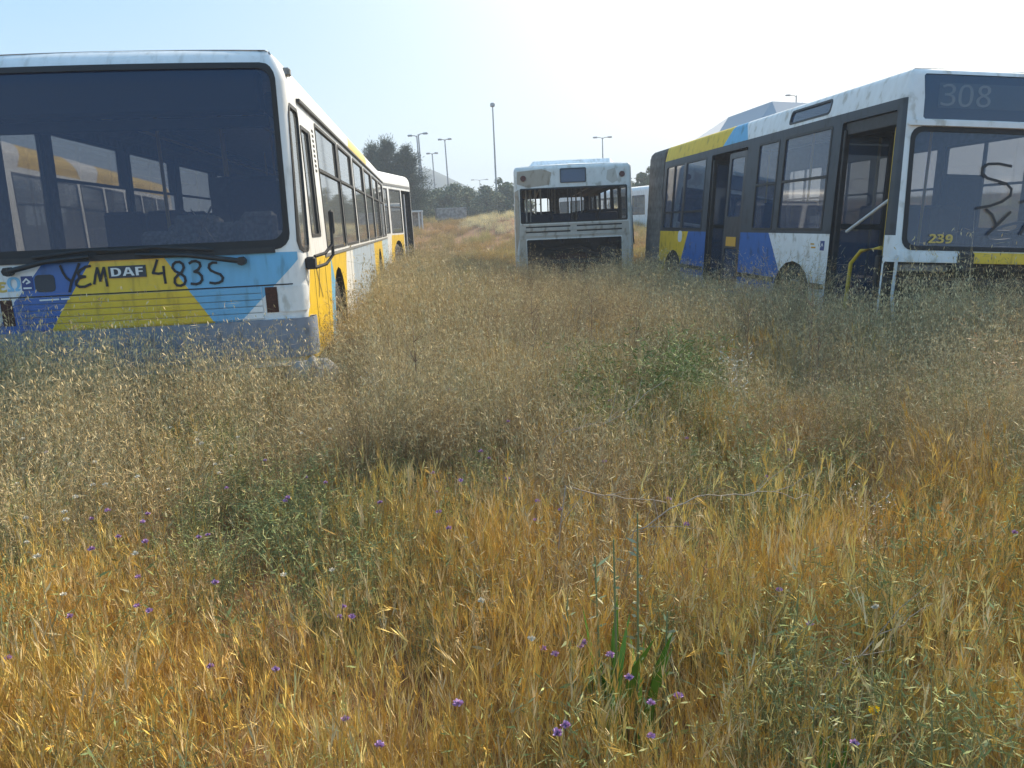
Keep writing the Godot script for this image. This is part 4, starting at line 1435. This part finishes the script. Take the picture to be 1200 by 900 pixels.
func scatter(parent, mesh, places):
	var mm = MultiMesh.new()
	mm.transform_format = MultiMesh.TRANSFORM_3D
	mm.use_colors = true
	mm.mesh = mesh
	mm.instance_count = places.size()
	for i in places.size():
		mm.set_instance_transform(i, places[i][0])
		mm.set_instance_color(i, places[i][1])
	var mi = MultiMeshInstance3D.new()
	mi.multimesh = mm
	mi.material_override = M["grass"]
	mi.name = "tufts"
	mi.set_meta("kind", "stuff")
	parent.add_child(mi, true)

func grass_kind(called, label, meshes, amount, zone):
	var root = thing(called, label, "grass", Vector3.ZERO)
	root.set_meta("kind", "stuff")
	var lists = []
	for m in meshes: lists.append([])
	for k in amount:
		var pl = zone.call()
		if pl == null: continue
		var x = pl[0]
		var z = pl[1]
		var s = pl[2] * rng.randf_range(0.72, 1.25)
		var bs = Basis(Vector3.UP, rng.randf() * TAU).rotated(Vector3(rng.randfn(), 0, rng.randfn()).normalized(), absf(rng.randfn()) * 0.10).scaled(Vector3(s, s * rng.randf_range(0.85, 1.15), s))
		var c = pl[3]
		var j = rng.randf_range(0.82, 1.18)
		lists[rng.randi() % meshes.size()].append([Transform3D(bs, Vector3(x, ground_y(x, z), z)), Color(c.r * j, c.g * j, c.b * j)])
	for i in meshes.size():
		if lists[i].size() > 8: scatter(root, meshes[i], lists[i])

func wedge(near, far, power = 1.0):
	# a spot in the widening field ahead, evenly spread for power 1
	var d = lerp(near, far, pow(rng.randf(), power))
	var half_l = 1.6 + 0.72 * d
	var half_r = 1.8 + 0.90 * d
	return Vector2(lerp(-half_l, half_r, rng.randf()), -d)

func make_grass():
	var gold = [Color(0.58, 0.40, 0.10), Color(0.63, 0.46, 0.13), Color(0.51, 0.33, 0.075), Color(0.66, 0.52, 0.20), Color(0.42, 0.27, 0.09)]
	var straw = [Color(0.58, 0.46, 0.25), Color(0.51, 0.40, 0.21), Color(0.63, 0.51, 0.30)]
	var brown = [Color(0.29, 0.215, 0.12), Color(0.36, 0.275, 0.15), Color(0.25, 0.18, 0.105), Color(0.43, 0.345, 0.20)]
	var green = [Color(0.22, 0.25, 0.09), Color(0.28, 0.30, 0.13), Color(0.18, 0.20, 0.08)]
	var barley = []
	var brownm = []
	var oats = []
	var thatch = []
	var far_t = []
	for k in 6:
		barley.append(tuft("barley", 280, 0.34, 0.30, gold + [straw[0]], gold + [straw[0], straw[2]]))
		brownm.append(tuft("plume", 190, 0.56, 0.32, brown + [straw[1], gold[2]], brown + [straw[1], straw[0]]))
		oats.append(tuft("oat", 130, 0.72, 0.32, straw + [brown[3], brown[1], green[1]], straw + [brown[3]]))
		thatch.append(tuft("leafy", 260, 0.16, 0.32, gold + brown + [straw[1]], gold))
		far_t.append(tuft("plume", 120, 0.55, 0.50, straw + brown + [green[1]], straw + [gold[1]], 3.6))
	var tussocks = []
	for k in 5: tussocks.append(tuft("tussock", 320, 0.80, 0.26, (straw + brown + [green[1]]) if k < 3 else (brown + [brown[0], green[2]]), (straw + [brown[3]]) if k < 3 else brown))
	grass_kind("tussock_grass", "rounded feathery tussocks of straw and olive grass in the middle field", tussocks, 700, func():
		var p = wedge(2.9, 17.0, 0.62)
		var d = -p.y
		if blocked(p.x, p.y, 0.2) or rng.randf() > smoothstep(2.9, 4.5, d): return null
		return [p.x, p.y, rng.randf_range(0.60, 1.12) + (0.14 if d > 4.6 else 0.0), Color(1, 1, 1)])
	var lush = []
	for k in 4: lush.append(weed_mesh(0.46, 12, 26, Color(0.20, 0.22, 0.10), [Color(0.20, 0.23, 0.08), Color(0.27, 0.29, 0.11), Color(0.34, 0.32, 0.14)], 0.022, 0.0022))
	grass_kind("dry_thatch", "low tangle of dead golden grass leaves covering the ground", thatch, 1200, func():
		var p = wedge(0.5, 10.0, 0.58)
		if blocked(p.x, p.y): return null
		return [p.x, p.y, 1.0 + 0.05 * -p.y, Color(1, 1, 1)])
	grass_kind("golden_barley_grass", "golden orange wild barley filling the foreground", barley, 1700, func():
		var p = wedge(0.6, 8.5, 0.58)
		var n = patch_noise.get_noise_2d(p.x * 0.8, p.y * 0.8)
		var d = -p.y
		var keep = 1.0 - smoothstep(1.9, 3.4, d + n * 1.7) * 0.93
		if rng.randf() > keep or blocked(p.x, p.y, 0.25): return null
		var t = Color(1.06, 0.96, 0.82).lerp(Color(0.95, 1.0, 1.05), clamp(n + 0.4, 0, 1))
		return [p.x, p.y, 0.95 + 0.25 * n + 0.05 * d, t])
	grass_kind("brown_grass", "taller brown feathery dry grass in the middle of the field", brownm, 2000, func():
		var p = wedge(1.6, 19.0, 0.56)
		var n = patch_noise.get_noise_2d(p.x * 1.0 + 40.0, p.y * 0.85)
		var d = -p.y
		var keep = smoothstep(1.7, 3.0, d + n * 2.0) * (0.18 + 0.95 * smoothstep(-0.22, 0.12, n))
		if rng.randf() > keep or blocked(p.x, p.y, 0.25): return null
		return [p.x, p.y, 0.70 + 0.045 * min(d, 9.0) + 0.75 * n, Color(1, 1, 1).lerp(Color(1.35, 1.28, 1.15), clamp(0.55 - n, 0, 1))])
	grass_kind("wild_oat_grass", "pale straw wild oats standing tall along the buses", oats, 3100, func():
		var p = wedge(2.2, 20.0, 0.56)
		var n = patch_noise.get_noise_2d(p.x * 0.6 - 70.0, p.y * 0.6)
		var d = -p.y
		var by_bus = max(1.0 - absf(p.y + 5.7) / 1.8 if p.x < -0.1 else 0.0, 1.0 - absf(p.x) / 1.5 if d > 5.2 else 0.0)
		by_bus = max(by_bus, 1.0 - absf(p.y + 6.4) / 1.7 if p.x > 2.0 else 0.0)
		by_bus = max(by_bus, 1.0 - absf(p.x - 3.6) / 1.2 if d > 6.5 else 0.0)
		var keep = 0.22 * smoothstep(2.6, 6.0, d) + 0.85 * max(0.0, by_bus) + smoothstep(0.0, 0.25, n) * 0.8 * smoothstep(2.6, 4.5, d)
		if rng.randf() > keep or blocked(p.x, p.y, 0.12): return null
		var side = 0.12 if d > 6.3 and p.x > -1.3 and p.x < 0.5 else 0.0
		return [p.x, p.y, 0.76 + 0.50 * n + 0.50 * max(0.0, by_bus) + side, Color(1, 1, 1)])
	grass_kind("grey_green_herbs", "thin grey green herbs growing through the dry grass", lush, 4200, func():
		var p = wedge(0.9, 12.0, 0.75)
		var n = patch_noise.get_noise_2d(p.x * 0.5 + 11.0, p.y * 0.5 - 23.0)
		if rng.randf() > 0.34 + n + (0.3 if p.y < -2.4 and p.y > -6.5 else 0.0) or blocked(p.x, p.y): return null
		return [p.x, p.y, 0.9 + 0.3 * n, Color(1, 1, 1)])
	grass_kind("far_grass", "straw and reddish grass on the rising field behind the buses", far_t, 7500, func():
		var d = lerp(14.0, 80.0, pow(rng.randf(), 0.7))
		var p = Vector2(lerp(-3.0 - 0.62 * d, 3.0 + 0.8 * d, rng.randf()), -d)
		if blocked(p.x, p.y, 0.3): return null
		var n = patch_noise.get_noise_2d(p.x * 0.12, p.y * 0.12)
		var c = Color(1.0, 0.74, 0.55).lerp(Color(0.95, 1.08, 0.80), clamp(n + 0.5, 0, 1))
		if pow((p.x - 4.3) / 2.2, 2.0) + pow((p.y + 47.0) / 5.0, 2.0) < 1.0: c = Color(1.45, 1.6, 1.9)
		return [p.x, p.y, 0.75 + 0.25 * n, c])

# ------------------------------------------------------------------ single plants
func flower_mesh(cols, size, petals):
	var st = new_st()
	for k in petals:
		var d = Vector3(rng.randfn(), absf(rng.randfn()) * 0.6 + 0.15, rng.randfn()).normalized()
		sliver(st, Vector3.ZERO, d * size, size * 0.35, pick(cols))
	return st.commit()

func stem_mesh(h, col, leaves):
	var st = new_st()
	var an = rng.randf() * TAU
	var pts = blade(st, Vector3(0, -0.03, 0), Vector3(cos(an), 0, sin(an)), h, 0.0026, 0.25, col)
	for j in leaves:
		var p = pts[0].lerp(pts[3], rng.randf_range(0.1, 0.8))
		sliver(st, p, Vector3(rng.randfn(), rng.randf(), rng.randfn()).normalized() * 0.05, 0.005, col)
	return [st.commit(), pts[3]]

func flowers(called, label, group, places, h, cols, size, petals, stem_col):
	var stems = []
	var heads = []
	for k in 4:
		stems.append(stem_mesh(h, stem_col, 7))
		heads.append(flower_mesh(cols, size, petals))
	for i in places.size():
		var x = places[i][0]
		var z = places[i][1]
		var f = thing(called, label + ", " + where_phrase(x, z) if places.size() > 1 else label, "flower", Vector3(x, ground_y(x, z), z), rng.randf() * TAU, group)
		var q = i % 4
		part(f, "stem", stems[q][0], "grass")
		var hd = part(f, "flower_head", heads[(i / 4) % 4], "leaf")
		hd.position = stems[q][1]
		f.scale = Vector3.ONE * rng.randf_range(0.88, 1.12)

func dead_branch(label, pts, r):
	var t = thing("dead_branch", label, "branch", Vector3(pts[0].x, ground_y(pts[0].x, pts[0].z), pts[0].z))
	var o = Vector3(pts[0].x, 0, pts[0].z)
	var loc = []
	pts = [Vector3(pts[0].x - 0.10, 0.0, pts[0].z + 0.02)] + pts
	for i in pts.size() - 1:
		for k in 5: loc.append(pts[i].lerp(pts[i + 1], k / 5.0) - o + Vector3(rng.randfn(), rng.randfn(), rng.randfn()) * r * 2.2)
	loc.append(pts[-1] - o)
	part(t, "stem", tube(new_st(), loc, r, r * 0.35, 6), "dead_wood")
	for k in 11:
		var i = rng.randi_range(0, loc.size() - 2)
		var a = loc[i]
		var d = ((loc[i + 1] - loc[i]).normalized() + Vector3(rng.randfn(), rng.randfn() * 0.6 + 0.2, rng.randfn()) * 0.8).normalized()
		var len = rng.randf_range(0.05, 0.22)
		var mid = a + d * len * 0.5 + Vector3(rng.randfn(), rng.randfn(), rng.randfn()) * 0.012
		part(t, "twig", tube(new_st(), [a, mid, a + d * len + Vector3(0, 0.02, 0)], r * 0.5, r * 0.2, 5), "dead_wood")

func where_phrase(x, z):
	var b = x / -z
	var side = "left" if b < -0.25 else ("middle" if b < 0.22 else "right")
	return "%s %s grass" % ["nearest" if z > -2.0 else ("near" if z > -3.0 else "farther"), side]

func dry_stalks():
	var meshes = []
	for k in 3:
		var st = new_st()
		var pts = []
		for j in 7: pts.append(Vector3(rng.randfn() * 0.012 + j * 0.012 * (k - 1), j * 0.125, rng.randfn() * 0.012))
		tube(st, pts, 0.0042, 0.0015, 5)
		for j in 16:
			var a = pts[rng.randi_range(2, 6)]
			var d = Vector3(rng.randfn(), absf(rng.randfn()) + 0.4, rng.randfn()).normalized() * rng.randf_range(0.08, 0.24)
			tube(st, [a, a + d * 0.5 + Vector3(0, 0.01, 0), a + d], 0.002, 0.0008, 4)
		meshes.append(st.commit())
	mat("dry_stalk", Color(0.16, 0.10, 0.065), 0.9)
	for q in [[0.75, -5.9], [0.95, -6.4], [1.15, -6.1], [1.4, -6.7], [1.0, -7.2], [1.65, -6.2], [2.3, -5.4], [2.6, -5.0], [0.5, -6.9], [1.9, -7.0], [-0.1, -4.6], [2.9, -5.6]]:
		var t = thing("dry_stalk", "thin dark branching stalk rising from the brown grass", "weed", Vector3(q[0], ground_y(q[0], q[1]), q[1]), rng.randf() * TAU, "dark dry stalks in the middle of the field")
		t.scale = Vector3.ONE * rng.randf_range(0.8, 1.05)
		part(t, "stem", meshes[rng.randi() % 3], "dry_stalk")

func make_plants():
	var dw = mat("dead_wood", Color(0.30, 0.255, 0.21), 0.9)
	var purple = [[-1.95,-4.03], [-0.89,-3.67], [-0.68,-3.41], [-0.54,-3.22], [-1.00,-3.31], [-0.95,-2.74], [-1.17,-3.03], [-1.24,-2.95], [-0.69,-2.92], [-1.47,-3.06], [-0.54,-2.94], [-1.02,-2.68], [-1.12,-2.70], [-1.22,-2.69], [-1.16,-2.49], [-1.08,-2.87], [-0.81,-2.17], [-0.89,-2.16], [-1.03,-2.36], [-0.87,-2.72], [-0.63,-2.20], [-0.37,-2.15], [-0.37,-2.09], [-0.40,-1.84], [-0.59,-1.83], [-1.15,-2.13], [-1.11,-1.99], [-0.24,-1.94], [-0.21,-1.62], [-0.05,-1.56], [-0.12,-1.49], [-0.06,-2.57], [-0.31,-2.86], [0.34,-2.63], [0.47,-2.79], [0.17,-1.82], [0.33,-1.83], [0.37,-1.74], [0.26,-1.68], [0.34,-1.60], [0.48,-1.58], [0.19,-1.49], [0.18,-1.45], [0.37,-1.48], [0.45,-1.47], [0.33,-1.54], [0.17,-3.53], [0.12,-3.42], [-0.02,-3.17], [0.01,-3.08], [0.0,-3.01], [0.03,-2.77], [0.33,-2.97], [0.41,-2.86], [0.87,-2.80], [1.01,-4.41], [0.70,-3.28], [0.89,-2.41], [1.40,-3.07], [0.90,-2.00], [0.90,-1.83], [0.75,-1.34], [1.23,-3.56], [1.63,-3.25], [1.81,-2.24], [1.69,-4.52], [0.39,-3.92], [0.09,-4.85]]
	flowers("purple_flower", "small purple scabious flower on thin stem", "purple flowers scattered in the grass", purple, 0.44, [Color(0.46, 0.27, 0.47), Color(0.55, 0.36, 0.56), Color(0.39, 0.22, 0.42)], 0.0125, 26, Color(0.20, 0.23, 0.09))
	var white = [[-1.77,-4.60], [-1.85,-4.89], [-1.57,-4.37], [-2.11,-3.91], [-1.94,-3.59], [-1.95,-3.48], [-1.61,-3.51], [-1.58,-3.52], [-1.36,-3.26], [-1.22,-3.21], [-1.39,-3.05], [-1.49,-2.79], [-1.35,-2.70], [-1.36,-2.91], [-1.38,-2.63], [-1.52,-2.90], [-1.23,-3.11], [-1.08,-3.81], [-1.25,-4.17], [-0.76,-3.94], [-0.70,-3.89], [-0.63,-3.82], [-1.09,-3.52], [-1.07,-2.42], [-0.41,-2.35], [-0.44,-2.18], [-1.19,-2.24], [-1.20,-2.20], [-1.01,-3.65], [-1.25,-3.73], [-1.09,-3.47], [0.10,-1.88], [0.11,-1.71], [-1.01,-3.25], [1.01,-1.59], [2.88,-10.95]]
	flowers("white_seed_head", "tiny white seed head on dry stem", "white seed heads in the grass", white, 0.50, [Color(0.72, 0.66, 0.54), Color(0.62, 0.57, 0.46)], 0.012, 22, Color(0.34, 0.28, 0.15))
	flowers("yellow_flower", "single bright yellow flower low in the right foreground grass", "", [[0.94, -1.48]], 0.30, [Color(0.80, 0.58, 0.02)], 0.016, 26, Color(0.16, 0.22, 0.06))
	# leafy green weeds
	var greens = [Color(0.15, 0.20, 0.055), Color(0.19, 0.25, 0.07), Color(0.12, 0.155, 0.05), Color(0.26, 0.28, 0.12)]
	var bushes = []
	for k in 3: bushes.append(weed_mesh(0.74, 26, 44, Color(0.22, 0.20, 0.10), greens, 0.055, 0.0038))
	var spots = [[0.80, -5.0, 1.0], [1.21, -5.5, 1.05], [1.50, -5.0, 1.05], [0.84, -4.0, 0.85], [1.85, -5.8, 1.05], [1.15, -4.5, 0.95], [2.14, -7.4, 1.0], [2.12, -6.35, 0.9], [0.03, -3.1, 0.62], [0.75, -13.5, 1.0], [0.45, -10.5, 1.0], [2.45, -13.0, 1.0], [1.05, -5.0, 1.05], [1.5, -4.6, 0.9], [0.95, -4.45, 0.95], [1.75, -5.2, 0.9]]
	var says = ["green leafy weed at the left end of the green patch", "green leafy weed at the back of the green patch", "bright green weed right of the green patch middle", "dark green weed at the front of the green patch", "green weed at the right end of the green patch", "green weed in the middle of the green patch", "bright green tuft on the edge of the bus shadow", "small bright green tuft behind the green patch", "small green weed among the clustered purple flowers", "far green weed on the trodden way between the buses", "green weed right of the near bus, on the way", "green weed in front of the stripped bus", "tall green weed just behind the middle of the green patch", "green weed at the right front of the green patch", "green weed at the left front of the green patch", "low green weed near the right end of the green patch"]
	for i in spots.size():
		var p = spots[i]
		var t = thing("green_weed", says[i], "weed", Vector3(p[0], ground_y(p[0], p[1]), p[1]), i * 1.7, "green weeds in the grass")
		t.scale = Vector3.ONE * p[2] * rng.randf_range(0.72, 1.12)
		part(t, "foliage", bushes[i % 3], "leaf")
	# broad-leaved thistles with upright stems
	for q in [[0.42, -1.80, 1.08, "upright green thistle with broad leaves and bare stems in the foreground"], [0.84, -1.50, 0.6, "low dock plant with dark leaves beside the yellow flower"]]:
		var t = thing("thistle", q[3], "weed", Vector3(q[0], ground_y(q[0], q[1]), q[1]))
		t.scale = Vector3.ONE * q[2]
		for k in 16:
			var st = new_st()
			var an = rng.randf() * TAU
			var base = Vector3(rng.randfn() * 0.05, 0, rng.randfn() * 0.04)
			var pts = blade(st, base, Vector3(cos(an), 0, sin(an)), rng.randf_range(0.30, 0.46), 0.017, rng.randf_range(0.1, 0.6), pick([Color(0.10, 0.22, 0.03), Color(0.14, 0.28, 0.05)]))
			part(t, "leaf", st, "leaf")
		for k in 5:
			var sx = [-0.09, -0.035, 0.0, 0.045, 0.10][k]
			var h = [0.44, 0.56, 0.60, 0.66, 0.40][k]
			var st2 = new_st()
			var c = Color(0.14, 0.18, 0.08)
			tube(st2, [Vector3(sx, 0, 0), Vector3(sx * 1.2, h * 0.5, 0.01), Vector3(sx * 1.3, h, 0.0)], 0.0045, 0.002, 5)
			part(t, "stem", st2, "stem_green" if M.has("stem_green") else mat("stem_green", c, 0.8))
			var st3 = new_st()
			for j in 24:
				var y = rng.randf_range(0.2, 1.0) * h
				sliver(st3, Vector3(sx * (1.0 + 0.3 * y / h), y, 0.005), Vector3(rng.randfn(), rng.randf_range(0, 0.8), rng.randfn()).normalized() * rng.randf_range(0.01, 0.05), 0.004, pick([Color(0.24, 0.27, 0.14), Color(0.34, 0.32, 0.2)]))
			part(t, "spines", st3, "grass").set_meta("kind", "stuff")
	# dead branches and dry stalks
	dead_branch("long grey dead branch lying across the right grass", [Vector3(0.62, 0.42, -2.35), Vector3(0.85, 0.52, -2.40), Vector3(1.08, 0.50, -2.42), Vector3(1.32, 0.44, -2.46)], 0.0030)
	dead_branch("grey dead twig left of the long branch, above the thistle", [Vector3(0.40, 0.60, -2.35), Vector3(0.62, 0.50, -2.45), Vector3(0.86, 0.45, -2.5)], 0.0026)
	dead_branch("pale dead twig in front of the green patch", [Vector3(0.55, 0.40, -3.6), Vector3(0.85, 0.45, -3.65), Vector3(1.2, 0.62, -3.8)], 0.0036)
	dead_branch("small thorny dead twig at the lower right", [Vector3(0.98, 0.26, -1.72), Vector3(1.12, 0.34, -1.75), Vector3(1.26, 0.42, -1.74)], 0.0026)
	var dry = weed_mesh(0.75, 14, 26, Color(0.50, 0.44, 0.36), [Color(0.58, 0.52, 0.44), Color(0.66, 0.60, 0.50)], 0.03, 0.004)
	var rusty = weed_mesh(0.85, 16, 30, Color(0.42, 0.26, 0.14), [Color(0.56, 0.36, 0.20), Color(0.62, 0.44, 0.27)], 0.035, 0.005)
	for q in [[2.05, -4.9, 0.95, "bleached dry weed at the edge of the bus shadow", dry], [1.72, -2.75, 0.6, "pale bleached dry weed in the right grass", dry], [-0.40, -5.3, 0.75, "pale dry weed in front of the near bus side", dry], [3.72, -4.5, 1.0, "reddish dry weed at the right edge in front of the articulated bus", rusty], [3.3, -6.6, 1.0, "rusty dry weed in the shade before the articulated bus", rusty]]:
		var t = thing("dry_weed", q[3], "weed", Vector3(q[0], ground_y(q[0], q[1]), q[1]), 1.0, "dry weeds in the grass")
		t.scale = Vector3.ONE * q[2]
		part(t, "stalks", q[4], "grass")
	dry_stalks()
	# pale stones by the bumper of the near bus
	for q in [[-0.95, -5.95, 0.17, "pale stone by the bumper of the near bus", "concrete"], [-0.62, -7.0, 0.22, "dark stone beside the front wheel of the near bus", "bark"]]:
		var st = new_st()
		var nn = FastNoiseLite.new()
		nn.seed = 7
		nn.frequency = 1.4
		var rows = []
		for i in 17:
			var row = []
			for k in 29:
				var th = PI * i / 16.0
				var ph = TAU * (k % 28) / 28.0
				var d = Vector3(sin(th) * cos(ph), cos(th), sin(th) * sin(ph))
				row.append(d * q[2] * (1.0 + 0.5 * nn.get_noise_3dv(d)) * Vector3(1.1, 0.9, 0.8))
			rows.append(row)
		st.set_smooth_group(0)
		for i in 16:
			for k in 28:
				for v in [rows[i][k], rows[i][k + 1], rows[i + 1][k + 1], rows[i][k], rows[i + 1][k + 1], rows[i + 1][k]]: st.add_vertex(v)
		st.generate_normals()
		var o = part(self, "stone", st, q[4])
		o.position = Vector3(q[0], 0.34 if q[2] < 0.2 else 0.30, q[1])
		tag(o, q[3], "stone")
